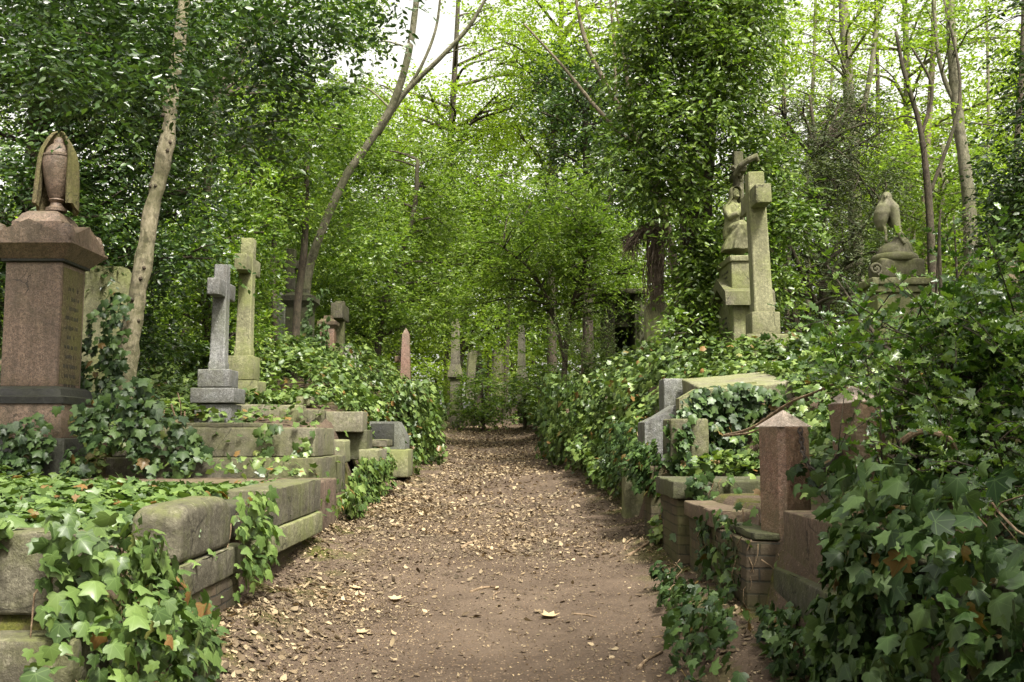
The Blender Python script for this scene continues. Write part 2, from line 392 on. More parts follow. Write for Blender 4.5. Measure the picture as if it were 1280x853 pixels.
M['root'] = bark_mat('dead_ivy_root', (.07, .05, .038), (.15, .115, .085), moss=.1)
M['twig'] = bark_mat('fallen_twig', (.13, .085, .05), (.30, .22, .14), moss=.1, zs=1)
def brick_mat(name):
    m, nt = new_mat(name); N = NT(nt); p = coords(N); sep = N.n('ShaderNodeSeparateXYZ'); N.l(p, sep.inputs[0])
    cb = N.n('ShaderNodeCombineXYZ'); N.l(N.math('ADD', sep.outputs[0], sep.outputs[1]), cb.inputs[0]); N.l(sep.outputs[2], cb.inputs[1])
    ns = N.n('ShaderNodeTexNoise'); ns.inputs['Scale'].default_value = 6; N.l(p, ns.inputs['Vector'])
    vv = N.n('ShaderNodeVectorMath', operation='MULTIPLY_ADD'); N.l(ns.outputs['Color'], vv.inputs[0]); vv.inputs[1].default_value = (.02, .02, 0); N.l(cb.outputs[0], vv.inputs[2])
    bt = N.n('ShaderNodeTexBrick'); N.l(vv.outputs[0], bt.inputs['Vector']); bt.inputs['Scale'].default_value = 1
    bt.inputs['Brick Width'].default_value = .225; bt.inputs['Row Height'].default_value = .075; bt.inputs['Mortar Size'].default_value = .007; bt.inputs['Mortar Smooth'].default_value = .3
    bt.inputs['Color1'].default_value = (.085, .064, .042, 1); bt.inputs['Color2'].default_value = (.055, .045, .032, 1); bt.inputs['Mortar'].default_value = (.035, .032, .025, 1)
    c = N.mix(N.ramp(N.noise(p, 2.2, 5), [(.4, 0), (.62, .75)]), bt.outputs['Color'], (.075, .075, .03))
    c = N.mix(N.ramp(N.noise(N.mapping(p, (7, 7, 1)), 1, 4), [(.5, 0), (.7, .7)]), c, (.05, .04, .03))
    nb = N.bump(N.math('SUBTRACT', 1, bt.outputs['Fac']), .8, .012, N.bump(N.noise(p, 40, 5), .5, .01))
    N.out(c, .92, .15, nb); return m
M['brick'] = brick_mat('mossy_old_brick')
def earth_mat(name):
    m, nt = new_mat(name); N = NT(nt); p = coords(N)
    c = N.mix(N.ramp(N.noise(p, 1.6, 6, .65), [(.35, 0), (.65, 1)]), (.056, .040, .028), (.097, .071, .050))
    v = N.n('ShaderNodeTexVoronoi'); v.inputs['Scale'].default_value = 55; v.inputs['Randomness'].default_value = 1; N.l(N.mapping(p, (1, .7, 1)), v.inputs['Vector'])
    sep = N.n('ShaderNodeSeparateColor'); N.l(v.outputs['Color'], sep.inputs[0])
    mask = N.math('MULTIPLY', N.ramp(sep.outputs[0], [(.5, 0), (.56, 1)]), N.ramp(v.outputs['Distance'], [(.25, 1), (.42, 0)]))
    mask = N.math('MULTIPLY', mask, N.ramp(N.noise(p, 1.1, 4), [(.35, .15), (.6, .95)]))
    c = N.mix(mask, c, N.ramp(sep.outputs[1], [(0, (.07, .043, .025)), (.5, (.14, .095, .058)), (1, (.24, .18, .12))]))
    c = N.mix(N.ramp(N.noise(p, 90, 3, .7), [(.45, 0), (.75, .35)]), c, (.03, .02, .015))
    # moss towards the foot of the walls grows in its own patches
    sx = N.n('ShaderNodeSeparateXYZ'); N.l(p, sx.inputs[0])
    edge = N.ramp(N.math('ABSOLUTE', N.math('ADD', sx.outputs[0], .15)), [(0, 0), (1.0, 0), (1.0, 0), (1.0, 0)])
    ed = N.n('ShaderNodeMapRange'); N.l(N.math('ABSOLUTE', N.math('ADD', sx.outputs[0], .15)), ed.inputs[0]); ed.inputs[1].default_value = 1.05; ed.inputs[2].default_value = 1.5
    mm = N.math('MULTIPLY', ed.outputs[0], N.ramp(N.noise(p, 2.0, 5, .7), [(.48, 0), (.58, 1)]))
    c = N.mix(mm, c, N.ramp(N.noise(p, 45, 3), [(.3, (.03, .033, .008)), (.7, (.085, .085, .018))]))
    nb = N.bump(N.noise(p, 60, 5, .7), .6, .012, N.bump(N.noise(p, 9, 5), .5, .05))
    nb = N.bump(mask, .4, .01, nb)
    N.out(c, .95, .15, nb); return m
M['earth'] = earth_mat('trodden_earth')

# ------------------------------------------------------------------ ground and path
def sheet(name, X, Y, Zf, mat):
    gx, gy = np.meshgrid(X, Y); Z = Zf(gx, gy)
    V = np.stack([gx, gy, Z], -1).reshape(-1, 3).astype(np.float32); nx, ny = len(X), len(Y)
    i, j = np.meshgrid(np.arange(nx - 1), np.arange(ny - 1)); a = (j * nx + i).ravel()
    q = np.stack([a, a + 1, a + nx + 1, a + nx], -1).astype(np.int32)
    me = bpy.data.meshes.new(name); me.vertices.add(len(V)); me.vertices.foreach_set('co', V.ravel())
    me.loops.add(q.size); me.loops.foreach_set('vertex_index', q.ravel()); me.polygons.add(len(q)); me.polygons.foreach_set('loop_start', np.arange(0, q.size, 4, dtype=np.int32))
    me.update(calc_edges=True); smooth(me, 0)
    o = link(name, me, mat); o['kind'] = 'structure'; return o
X = np.concatenate([np.linspace(-120, -12, 14)[:-1], np.linspace(-12, -5, 22)[:-1], np.arange(-5, 5, .07), np.linspace(5, 12, 22), np.linspace(12, 120, 14)[1:]])
Y = np.concatenate([np.linspace(-12, 1, 8)[:-1], np.arange(1, 20, .1), np.arange(20, 50, .4), np.linspace(50, 160, 20)])
sheet('ground', X, Y, H, M['earth'])
ty = np.linspace(-6, 40, 400); tt = np.linspace(-1, 1, 60)
def path_sheet():
    gy, gt = np.meshgrid(ty, tt, indexing='ij')
    a = xl(gy) + .05; b = xr(gy) - .05
    gx = (a + b) / 2 + gt * (b - a) / 2
    Z = H(gx, gy) + .006
    V = np.stack([gx, gy, Z], -1).reshape(-1, 3).astype(np.float32); nx, ny = len(tt), len(ty)
    i, j = np.meshgrid(np.arange(nx - 1), np.arange(ny - 1)); k = (j * nx + i).ravel()
    q = np.stack([k, k + 1, k + nx + 1, k + nx], -1).astype(np.int32)
    me = bpy.data.meshes.new('path'); me.vertices.add(len(V)); me.vertices.foreach_set('co', V.ravel())
    me.loops.add(q.size); me.loops.foreach_set('vertex_index', q.ravel()); me.polygons.add(len(q)); me.polygons.foreach_set('loop_start', np.arange(0, q.size, 4, dtype=np.int32))
    me.update(calc_edges=True); smooth(me, 0)
    o = link('path', me, M['earth']); o['kind'] = 'structure'
path_sheet()
def on_ground(xy, size, name, mat, T, tilt=.35, lift=.006, axis_bias=None):
    x, y = xy[:, 0], xy[:, 1]; e = .03; h = H(x, y)
    n = np.stack([-(H(x + e, y) - h) / e, -(H(x, y + e) - h) / e, np.ones_like(h)], -1); n = unit(n)
    pos = np.stack([x, y, h + lift + R.uniform(0, .012, len(x))], -1)
    nr = unit(n + rnd(len(x)) * tilt); ax = unit(np.cross(nr, rnd(len(x))))
    return leaf_mesh(name, pos, ax, nr, size, T, mat)
def litter():
    LEAF = (np.array([(0, 0, .04), (.3, .25, .12), (.26, .65, .06), (0, 1, .16), (-.26, .65, .1), (-.3, .25, .03), (0, .5, -.02)]), OVATE[1])
    def pick(n, y0, y1, dens):
        out = []
        while sum(map(len, out)) < n:
            y = R.uniform(y0, y1, n); x = R.uniform(-2.1, 1.7, n)
            a, b = xl(y), xr(y); t = (2 * x - a - b) / (b - a); ok = (np.abs(t) < 1.08)
            d = dens(t, y) * (.35 + .8 * np.clip(.5 + .9 * N3(np.stack([x, y, 0 * x], -1), 1.7), 0, 1))
            k = ok & (R.uniform(0, 1, n) < d); out.append(np.stack([x[k], y[k]], -1))
        return np.concatenate(out)[:n]
    edge = lambda t, y: np.clip(.06 + .9 * sm((-t - .35) / .5) + .25 * sm((t - .8) / .2) + np.clip((y - 6.5) / 8, 0, .5) * (np.abs(t) < .75), 0, 1)
    even = lambda t, y: np.clip(.4 + .4 * (t < -.3) + .3 * (y > 8) - .25 * (t > .45), .08, 1)
    a = pick(46000, 3.5, 13, even); on_ground(a, R.uniform(.006, .026, len(a)), 'leaf_litter', M['litter'], KITE, .5)['kind'] = 'stuff'
    b = pick(6000, 3.5, 14, edge); on_ground(b, R.uniform(.025, .065, len(b)), 'leaf_litter', M['litter'], LEAF, .3, .006)['kind'] = 'stuff'
    c = pick(16000, 11.5, 34, lambda t, y: .5 + .3 * (np.abs(t) < .6)); on_ground(c, R.uniform(.03, .085, len(c)), 'leaf_litter', M['litter'], KITE, .4, .01)['kind'] = 'stuff'
litter()
def twig_litter():
    n = 2600; y = 3.6 + 14 * R.uniform(0, 1, n) ** 1.5; x = R.uniform(-1.75, 1.4, n)
    STICK = (np.array([(-.025, 0, 0), (.025, 0, 0), (.045, .5, .03), (.02, 1, 0), (-.02, 1, 0), (.0, .5, .035)]), [[0, 1, 2, 5], [5, 2, 3, 4]])
    on_ground(np.stack([x, y], -1), R.uniform(.02, .11, n) * R.uniform(.4, 1, n), 'twig_litter', M['twig_bits'], STICK, .15, .008)['kind'] = 'stuff'
M['twig_bits'] = leaf_mat('twig_bits', (.035, .024, .016), (.09, .062, .04), (.22, .165, .11), .8, .02, spec=.15)
twig_litter()

# ------------------------------------------------------------------ stones of the left side
def marks(rows, width, dz, h, seed=1, fill=.8):
    """word-like runs of little strokes (worn, unreadable lettering): list of (u0,u1,z0,z1)"""
    rr = random.Random(seed); out = []
    for k in range(rows):
        w = width * rr.uniform(.55, 1) * fill; u = -w / 2; z = -k * dz
        while u < w / 2:
            s = rr.uniform(.5, .95) * h * .7
            if rr.random() < .84: out.append((u, u + s * rr.uniform(.25, .7), z - h / 2 * rr.uniform(.6, 1), z + h / 2 * rr.uniform(.6, 1)))
            u += s
    return out

# near kerb wall facing the viewer (lower left)
t = thing('kerb_wall', 'lichen stained kerb wall nearest the viewer at lower left, ivy trailing over its end', 'kerb wall', (-2.6, 4.3, .1))
MB().rbox((-3.9, 4.22, .86), (-1.79, 4.46, 1.20), .02, nz=.006, chip=.012).build('kerb_stone', M['lime'], t)
MB().rbox((-3.95, 4.04, .58), (-1.74, 4.50, .80), .02, nz=.006, chip=.014).build('plinth_course', M['lime'], t)
MB().rbox((-3.9, 4.12, 0), (-1.80, 4.48, .62), .01, nz=.006).build('brickwork', M['brick'], t)

t = thing('kerb_wall', 'round shouldered kerb block on a thin stone course and crumbling brick footing', 'kerb wall', (-1.85, 5.7, .2))
def rshoulder(u, v): return -.05 * (max(0, abs(v) - .72) / .28) ** 2 - .03 * (max(0, abs(u) - .45) / .55) ** 2
MB().rbox((-2.04, 5.38, .92), (-1.77, 6.36, 1.235), .03, .04, nz=.005, top=rshoulder).build('kerb_stone', M['lime'], t)
MB().rbox((-2.06, 4.95, .735), (-1.745, 6.62, .912), .015, nz=.007, chip=.02).build('plinth_course', M['lime'], t)
MB().rbox((-2.04, 4.5, .1), (-1.76, 6.55, .74), .012, .06, nz=.012, chip=.02).build('brickwork', M['brick'], t)
MB().rbox((-2.06, 6.36, .93), (-1.83, 7.30, 1.16), .03, nz=.006).build('infill_stone', M['lime_dark'], t)

t = thing('kerb_wall', 'sharp edged stone block overhanging a dark hollow in the path edge, rust streaks down its face', 'kerb wall', (-1.85, 8.3, .4))
MB().rbox((-2.1, 7.30, .93), (-1.765, 9.28, 1.215), .012, .08, nz=.005, chip=.012).build('kerb_stone', M['lime'], t)
MB().rbox((-2.1, 7.25, .74), (-1.73, 9.22, .922), .012, .08, nz=.006, chip=.015).build('plinth_course', M['lime_green'], t)
MB().rbox((-2.2, 6.7, .2), (-1.86, 8.9, .735), .01, .07, nz=.012).build('brickwork', M['brick'], t)

o = MB().rbox((-4.4, 9.36, .62), (-1.83, 10.5, 1.175), .022, .11, nz=.006, chip=.012).build('ledger_slab', M['red_stone'], loc=(-3.1, 9.9, .6))
tag(o, 'long flat reddish ledger slab with ivy creeping over its near edge', 'grave slab')

t = thing('tiered_tomb', 'raised grave plot in two tiers of pale mottled stone, above the reddish slab', 'tomb', (-3.1, 11.3, .9))
MB().rbox((-4.3, 10.75, 1.385), (-2.12, 11.95, 1.70), .015, .10, nz=.006, chip=.016).rbox((-4.25, 11.0, 1.70), (-2.75, 12.0, 1.755), .015, .1, nz=.005).build('upper_tier', M['lime_pale'], t)
MB().rbox((-4.3, 10.6, .95), (-2.02, 12.15, 1.38), .015, .11, nz=.006, chip=.016).build('lower_tier', M['lime'], t)

t = thing('kerb_wall', 'low broken kerb of three long blocks in a row beneath the grey granite cross', 'kerb wall', (-2.7, 13.1, 1.5))
MB().rbox((-3.7, 13.0, 1.80), (-2.78, 13.5, 2.02), .02, nz=.008, chip=.02).build('kerb_stone', M['lime_pale'], t)
MB().rbox((-2.96, 12.7, 1.70), (-2.42, 13.1, 1.945), .015, nz=.008, chip=.02).build('kerb_stone', M['lime'], t)
MB().rbox((-2.42, 12.95, 1.66), (-1.94, 13.4, 1.93), .015, nz=.008, chip=.02).build('kerb_stone', M['lime_pale'], t)
MB().rbox((-3.7, 13.1, 1.3), (-1.9, 13.6, 1.69), .015, nz=.008).build('plinth_course', M['lime_dark'], t)
for lab, lo, hi, mt in (
        ('square ended fallen kerb block jutting over the path edge, pale with a mossy side', (-1.98, 12.9, 1.20), (-1.72, 13.8, 1.44), 'lime_pale'),
        ('small cracked white topped block behind the tiered tomb', (-2.36, 12.35, 1.28), (-2.06, 12.75, 1.56), 'lime_pale'),
        ('flat stained footing slab under the jutting kerb block', (-2.0, 13.2, .85), (-1.85, 14.0, 1.2), 'lime_dark'),
        ('flat broken coping piece lying on the kerb behind the jutting block', (-2.05, 13.7, 1.46), (-1.72, 14.4, 1.56), 'lime'),
        ('fallen rough stone lump on the ivy by the broken kerb', (-2.95, 13.6, 2.02), (-2.75, 13.9, 2.16), 'lime_pale')):
    c = ((lo[0] + hi[0]) / 2, (lo[1] + hi[1]) / 2, lo[2])
    o = MB().rbox(lo, hi, .02, .07, nz=.012, chip=.025).build('stone_block', M[mt], loc=c); tag(o, lab, 'stone block', 'loose stone blocks by the left path edge')
# dark granite desk-shaped kerb end
t = thing('grave_marker', 'slope sided grey granite block with a dark polished face at the path edge', 'grave marker', (-1.95, 15.2, 1.3))
MB().prism([(-2.13, 1.42), (-1.6, 1.42), (-1.6, 1.60), (-1.72, 1.83), (-2.13, 1.83)], 14.95, 15.6).build('granite_block', M['grey_granite'], t)
MB().rbox((-2.11, 14.935, 1.47), (-1.76, 14.948, 1.80), .004, .2, nz=0).build('polished_face', M['dark_stone'], t)
MB().rbox((-2.2, 14.9, 1.0), (-1.55, 15.7, 1.415), .02, .1, nz=.01).build('footing', M['lime_green'], t)
o = MB().rbox((-1.86, 16.0, .9), (-1.64, 16.25, 2.22), .03, .08, nz=.02, chip=.02).build('stone_post', M['lime_dark'], loc=(-1.75, 16.1, .9))
tag(o, 'mossy square stone post half swallowed by ivy at the left path edge', 'post')

# pedestal monument with draped urn
def urn_monument():
    cx, cy = -5.11, 10.8
    z = lambda py: P(70, py, 10.5).z
    t = thing('urn_monument', 'tall pink granite pedestal monument topped by a draped urn', 'monument', (cx, cy, z(575)))
    z0, z1, z2, z3 = z(580), z(548), z(505), z(483); zt = z(328)
    MB().rbox((cx - .50, cy - .50, z0 - .3), (cx + .50, cy + .50, z1), .012, .12, nz=.003).build('foot_course', M['dark_stone'], t)
    b = MB().rbox((cx - .42, cy - .42, z1), (cx + .42, cy + .42, z2), .01, .14, nz=.002).build('base_block', M['pink_granite'], t)
    k = MB()
    for i, (u0, w) in enumerate(((-.16, .30), (-.23, .44), (-.26, .50), (-.2, .42), (-.12, .26))):
        zz = z2 - .07 - i * .062
        for q in range(int(w / .062)):
            k.rbox((cx + .421, cy + u0 + q * .062, zz - .024), (cx + .425, cy + u0 + q * .062 + .054, zz + .024), .002, .1, nz=.001)
    k.build('lichen_patch', M['lichen'], b)
    MB().sq([(.44, .44, z2), (.445, .445, z2 + .07), (.40, .40, z2 + .085), (.38, .38, z3 - .03), (.33, .33, z3)], (cx, cy, 0)).build('base_moulding', M['dark_stone'], t)
    d = MB().rbox((cx - .30, cy - .30, z3 - .01), (cx + .30, cy + .30, zt + .01), .022, .14, nz=.0).build('die', M['pink_granite'], t)
    MB().rbox((cx + .3, cy - .25, z3 + .03), (cx + .304, cy + .25, zt - .04), .002, .3, nz=0).build('inscription_panel', M['algae_panel'], d)
    k = MB()
    for (u0, u1, a, b2) in marks(11, .44, .105, .05, 3):
        k.rbox((cx + .3035, cy + u0, zt - .26 + a), (cx + .3065, cy + u1, zt - .26 + b2), .001, .3, nz=0)
    k.build('inscription', M['letter'], d)
    zc, zcap = z(328), z(305)
    MB().sq([(.30, .30, zc), (.335, .335, zc + .01), (.335, .335, zc + .035)], (cx, cy, 0)).build('neck_moulding', M['dark_stone'], t)
    MB().sq([(.33, .33, zc + .033), (.36, .36, zc + .06), (.43, .43, zc + .14), (.475, .475, zc + .18), (.475, .475, zcap)], (cx, cy, 0)).build('cornice', M['pink_granite'], t)
    zg = z(277)
    c = MB()
    ol = [(-.44, zcap - .002), (.44, zcap - .002), (.44, zcap + .05), (0, zg), (-.44, zcap + .05)]
    c.prism([(cx + a, b_) for a, b_ in ol], cy - .455, cy + .455, 'y')
    c.prism([(cy + a, b_ + .002) for a, b_ in ol], cx - .452, cx + .452, 'x')
    for sx in (-1, 1):
        for sy in (-1, 1):
            c.lathe([(.0, zcap), (.10, zcap + .001), (.105, zcap + .10), (.07, zcap + .19), (.02, zcap + .215)], (cx + sx * .36, cy + sy * .36, 0), 10)
    c.build('gabled_cap', M['pink_granite'], t)
    b0 = zg - .05
    MB().sq([(.27, .27, b0 - .1), (.27, .27, b0 + .06), (.23, .23, b0 + .10), (.20, .20, b0 + .16), (.15, .15, b0 + .20)], (cx, cy, 0)).build('urn_plinth', M['pink_granite'], t)
    zu = z(252); ux = cx + .28
    ux = P(71, 250, cy).x
    prof = [(.0, zu - .05), (.11, zu - .045), (.11, zu - .01), (.07, zu + .01), (.06, zu + .05), (.085, zu + .08), (.075, zu + .095), (.09, zu + .12), (.125, zu + .25), (.155, zu + .40), (.165, zu + .50), (.158, zu + .56), (.165, zu + .565), (.165, zu + .585), (.14, zu + .60), (.12, zu + .66), (.085, zu + .70), (.06, zu + .72), (.055, zu + .76), (.03, zu + .79), (0, zu + .80)]
    u = MB().lathe(prof, (ux, cy, 0), 36).build('urn', M['pink_granite'], t)
    # cloth hung over the urn: an open sheet of folds behind and at the sides
    k = MB(); n = 44; rings = []
    for (zz, r0) in ((zu + .815, .03), (zu + .79, .085), (zu + .72, .135), (zu + .60, .19), (zu + .50, .205), (zu + .35, .21), (zu + .15, .215), (zu - .02, .225)):
        ro, ri = [], []
        for j in range(n + 1):
            a = math.radians(-38) + math.radians(256) * j / n
            f = 1 + .07 * math.sin(a * 9 + zz * 3) + .05 * math.sin(a * 5 - zz * 4)
            ro.append((ux + r0 * f * math.cos(a), cy + r0 * f * math.sin(a) * 1.0, zz - .05 * math.sin(a * 3))); ri.append((ux + (r0 * f - .03) * math.cos(a), cy + (r0 * f - .03) * math.sin(a), zz - .05 * math.sin(a * 3)))
        rings.append([Vector(p) for p in ro] + [Vector(p) for p in ri[::-1]])
    k.loft(rings); k.build('urn_drapery', M['algae_panel'], u, ang=60)
urn_monument()
def headstone(name, lab, px0, px1, pyt, pyb, D, mat, rot=0, thick=.14, arch=True, group=None, extra=None):
    a, b = P(px0, pyt, D), P(px1, pyb, D); cx = (a.x + b.x) / 2; w = abs(b.x - a.x) / 2; zt, zb = a.z, b.z
    t = thing(name, lab, 'headstone', (cx, D, zb), group); MR = Matrix.Translation((cx, D, 0)) @ Matrix.Rotation(rot, 4, 'Z')
    ol = [(-w, zb - .25), (w, zb - .25)]
    if arch == 'round': ol += [(w * math.cos(q), zt - w + w * math.sin(q)) for q in np.linspace(0, PI, 15)]
    elif arch == 'point': ol += [(w, zt - w * 1.1), (w * .8, zt - w * .6), (w * .45, zt - w * .2), (0, zt), (-w * .45, zt - w * .2), (-w * .8, zt - w * .6), (-w, zt - w * 1.1)]
    else: ol += [(w, zt - w * .35), (w * .85, zt - w * .1), (w * .6, zt), (-w * .6, zt), (-w * .85, zt - w * .1), (-w, zt - w * .35)]
    MB().prism(ol, -thick / 2, thick / 2, 'y', M=MR).build('slab', M[mat], t)
    if extra: extra(t, MR, w, zt, zb, thick)
    return t
headstone('headstone', 'round shouldered green headstone behind the knotty tree, beside the urn monument', 105, 158, 334, 530, 12.2, 'lime_green', .25, .16, 'flat')

def cross(name, lab, Y, pts, arm, hw, mat, steps, lean=0, rotz=0, taper=1.12):
    """pts: base pixel, top pixel of the shaft; arm: (py centre, half length, half height); steps: (half x, half y, py top, py bottom)"""
    b, tp = P(*pts[0], Y), P(*pts[1], Y)
    t = thing(name, lab, 'cross', (b.x, Y, P(pts[0][0], steps[-1][3], Y).z))
    MR = Matrix.Translation((b.x, Y, b.z)) @ Matrix.Rotation(lean, 4, 'Y') @ Matrix.Rotation(rotz, 4, 'Z')
    h = tp.z - b.z; az = P(pts[0][0], arm[0], Y).z - b.z; c = MB()
    a0 = .014
    def oct_(hx, hy, z): return [Vector(q) for q in ((hx, hy - a0, z), (hx - a0, hy, z), (-hx + a0, hy, z), (-hx, hy - a0, z), (-hx, -hy + a0, z), (-hx + a0, -hy, z), (hx - a0, -hy, z), (hx, -hy + a0, z))]
    c.loft([oct_(hw * taper * 1.12, hw * taper * 1.12, -.02), oct_(hw * taper * 1.1, hw * taper * 1.1, h * .07), oct_(hw * taper, hw * taper, h * .085), oct_(hw, hw, az), oct_(hw * .97, hw * .97, h - .01), oct_(hw * .9, hw * .9, h)], M=MR)
    c.rbox((-hw * .93, -arm[1], az - arm[2]), (hw * .93, arm[1], az + arm[2]), .016, .12, nz=.002, M=MR)
    c.build('cross_shaft', M[mat], t)
    for hx, hy, p0, p1 in steps:
        q0, q1 = P(pts[0][0], p0, Y), P(pts[0][0], p1, Y)
        MB().rbox((q0.x - hx, Y - hy, q1.z + .001), (q0.x + hx, Y + hy, q0.z), .014, .12, nz=.004, chip=.008).build('step', M[mat], t)
    return t
cross('stone_cross', 'speckled grey granite cross on three square steps', 12.5, ((273, 464), (279, 332)), (363, .36, .105), .085, 'grey_granite', ((.20, .20, 463, 485), (.27, .27, 486, 505), (.23, .23, 506, 560)), lean=math.radians(.6))
cross('stone_cross', 'tallest buff limestone cross on the left, standing behind the grey granite one', 14.5, ((305, 446), (310, 299)), (333, .40, .12), .097, 'lime_green', ((.19, .19, 446, 476), (.26, .26, 477, 540)), lean=math.radians(.8))

# group of monuments in the middle distance on the left
def pedestal(name, lab, px0, px1, D, py, mats, cat='monument', urn=None):
    """py: base, base-mould top, die top, cornice top, cap top"""
    a = P(px0, py[0], D); b = P(px1, py[0], D); cx = (a.x + b.x) / 2; w = (b.x - a.x) / 2; z = [P(px0, p, D).z for p in py]
    cy = D + w; t = thing(name, lab, cat, (cx, cy, z[0]))
    MB().rbox((cx - w * 1.3, cy - w * 1.3, z[0] - .4), (cx + w * 1.3, cy + w * 1.3, z[1]), .02, .2, nz=.004).build('base', M[mats[1]], t)
    MB().rbox((cx - w, cy - w, z[1] - .01), (cx + w, cy + w, z[2] + .01), .02, .2, nz=.003).build('die', M[mats[0]], t)
    MB().sq([(w, w, z[2]), (w * 1.12, w * 1.12, z[2] + (z[3] - z[2]) * .3), (w * 1.34, w * 1.34, z[2] + (z[3] - z[2]) * .55), (w * 1.34, w * 1.34, z[3])], (cx, cy, 0)).build('cornice', M[mats[1]], t)
    MB().sq([(w * 1.2, w * 1.2, z[3] - .003), (w * .9, w * .9, z[3] + (z[4] - z[3]) * .35), (w * .6, w * .6, z[3] + (z[4] - z[3]) * .5), (w * .55, w * .55, z[4])], (cx, cy, 0)).build('cap', M[mats[1]], t)
    return t
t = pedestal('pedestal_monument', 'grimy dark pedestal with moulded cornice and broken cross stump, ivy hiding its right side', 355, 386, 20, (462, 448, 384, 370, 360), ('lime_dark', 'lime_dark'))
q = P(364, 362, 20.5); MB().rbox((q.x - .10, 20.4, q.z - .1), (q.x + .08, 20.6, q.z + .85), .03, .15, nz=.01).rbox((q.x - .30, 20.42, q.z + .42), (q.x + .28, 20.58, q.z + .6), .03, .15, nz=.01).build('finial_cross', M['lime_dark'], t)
o = thing('obelisk', 'slim pale marble stele left of the dark ivy clad pedestal', 'obelisk', P(348, 455, 21))
q0, q1 = P(343, 452, 21), P(356, 452, 21); qt = P(352, 372, 21).z
MB().sq([((q1.x - q0.x) / 2, .10, q0.z - .4), ((q1.x - q0.x) / 2 * .8, .09, qt), (.02, .02, qt + .09)], ((q0.x + q1.x) / 2 - .0, 21, 0)).build('shaft', M['white_stone'], o)
MB().rbox((q0.x - .12, 20.8, q0.z - .5), (q1.x + .10, 21.2, q0.z - .02), .02, .2).build('base', M['lime_dark'], o)
pedestal('pedestal_monument', 'small pink granite pedestal with a projecting cap, behind the ivy clad dark one', 399, 417, 21.5, (460, 452, 411, 402, 394), ('pink_post', 'red_stone'))
t = thing('stone_cross', 'plain grey stone cross seen edge on behind the small pink pedestal', 'cross', P(424, 455, 23))
q = P(424, 455, 23); qt = P(424, 377, 23).z
MB().rbox((q.x - .11, 22.9, q.z - .4), (q.x + .11, 23.1, qt), .02, .2).rbox((q.x - .13, 22.5, P(0, 401, 23).z), (q.x + .13, 23.5, P(0, 382, 23).z), .02, .2).build('cross_shaft', M['lime'], t)
headstone('headstone', 'low white pointed headstone peeping over the ivy left of the path', 428, 445, 429, 452, 24, 'white_stone', .1, .12, 'point')
t = thing('obelisk', 'small pink granite obelisk rising from the left ivy bank', 'obelisk', P(507, 466, 24))
q = P(507, 470, 24); qt = P(506, 418, 24).z
MB().sq([(.125, .125, q.z - .3), (.085, .085, qt), (.01, .01, qt + .14)], (q.x, 24, 0)).build('shaft', M['pink_post'], t)
MB().rbox((q.x - .3, 24.2, q.z + .35), (q.x - .06, 24.5, q.z + .5), .02, .2).build('bracket_stone', M['pink_post'], t)

# far end of the path
def far_column(lab, px, D, py, w, mat):
    z = [P(px, p, D).z for p in py]; x = P(px, py[0], D).x
    t = thing('column_monument', lab, 'monument', (x, D, z[0]))
    MB().sq([(w * 1.05, w * 1.05, z[0] - .5), (w * 1.05, w * 1.05, z[1])], (x, D, 0)).build('base', M[mat], t)
    MB().sq([(w * 1.6, w * 1.6, z[1] - .002), (w * 1.6, w * 1.6, z[1] + .08), (w * 1.05, w * 1.05, z[2])], (x, D, 0)).build('moulding', M[mat], t)
    MB().sq([(w, w, z[2] - .002), (w * .78, w * .78, z[3]), (w * .5, w * .5, z[3] + .12)], (x, D, 0)).build('shaft', M[mat], t)
    return t
far_column('square tapering stone column at the far end of the path, left of the rounded bush', 569, 32, (520, 472, 456, 404), .15, 'lime')
far_column('blocky stone pillar on a stepped base, right of the thin dark trunk', 652, 31, (500, 478, 462, 412), .13, 'lime_dark')
t = headstone('headstone', 'leaning pale headstone beside the square column at the end of the path', 582, 592, 438, 490, 33, 'lime', .4, .15, 'flat')
t.rotation_euler = (0, math.radians(4), 0)
def panel(t, MR, w, zt, zb, th):
    MB().prism([(w * .72 * math.cos(q), zt - w + w * .72 * math.sin(q)) for q in np.linspace(0, PI, 13)] + [(-w * .72, zb), (w * .72, zb)], -th / 2 - .012, -th / 2 + .002, 'y', M=MR).build('panel', M['lime_green'], t)
headstone('headstone', 'pale round topped headstone with raised panel at the far end of the path', 616, 630, 436, 495, 36, 'lime', -.3, .2, 'round', extra=panel)
headstone('headstone', 'stone with carved arch panel under the dead ivy roots', 806, 836, 376, 440, 17.3, 'lime_green', .05, .25, 'round', extra=panel)

# portal tomb in the shade, right of the path
t = thing('portal_tomb', 'dark stone tomb with a deep doorway and flat lintel in the shade of the trees', 'tomb', P(783, 440, 22.5))
c0, c1 = P(758, 445, 22.5), P(806, 368, 22.5)
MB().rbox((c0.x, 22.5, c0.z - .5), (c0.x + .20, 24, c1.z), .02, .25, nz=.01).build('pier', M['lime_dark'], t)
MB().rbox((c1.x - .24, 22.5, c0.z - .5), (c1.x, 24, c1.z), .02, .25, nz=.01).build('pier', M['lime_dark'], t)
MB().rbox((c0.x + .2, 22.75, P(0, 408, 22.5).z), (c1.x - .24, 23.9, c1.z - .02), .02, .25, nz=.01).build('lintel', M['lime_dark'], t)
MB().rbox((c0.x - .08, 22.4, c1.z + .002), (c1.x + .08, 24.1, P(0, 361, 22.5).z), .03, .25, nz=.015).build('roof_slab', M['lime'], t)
MB().rbox((c0.x + .2, 23.6, c0.z - .5), (c1.x - .24, 23.7, P(0, 408, 22.5).z), .01, .3).build('door', M['lime_dark'], t)

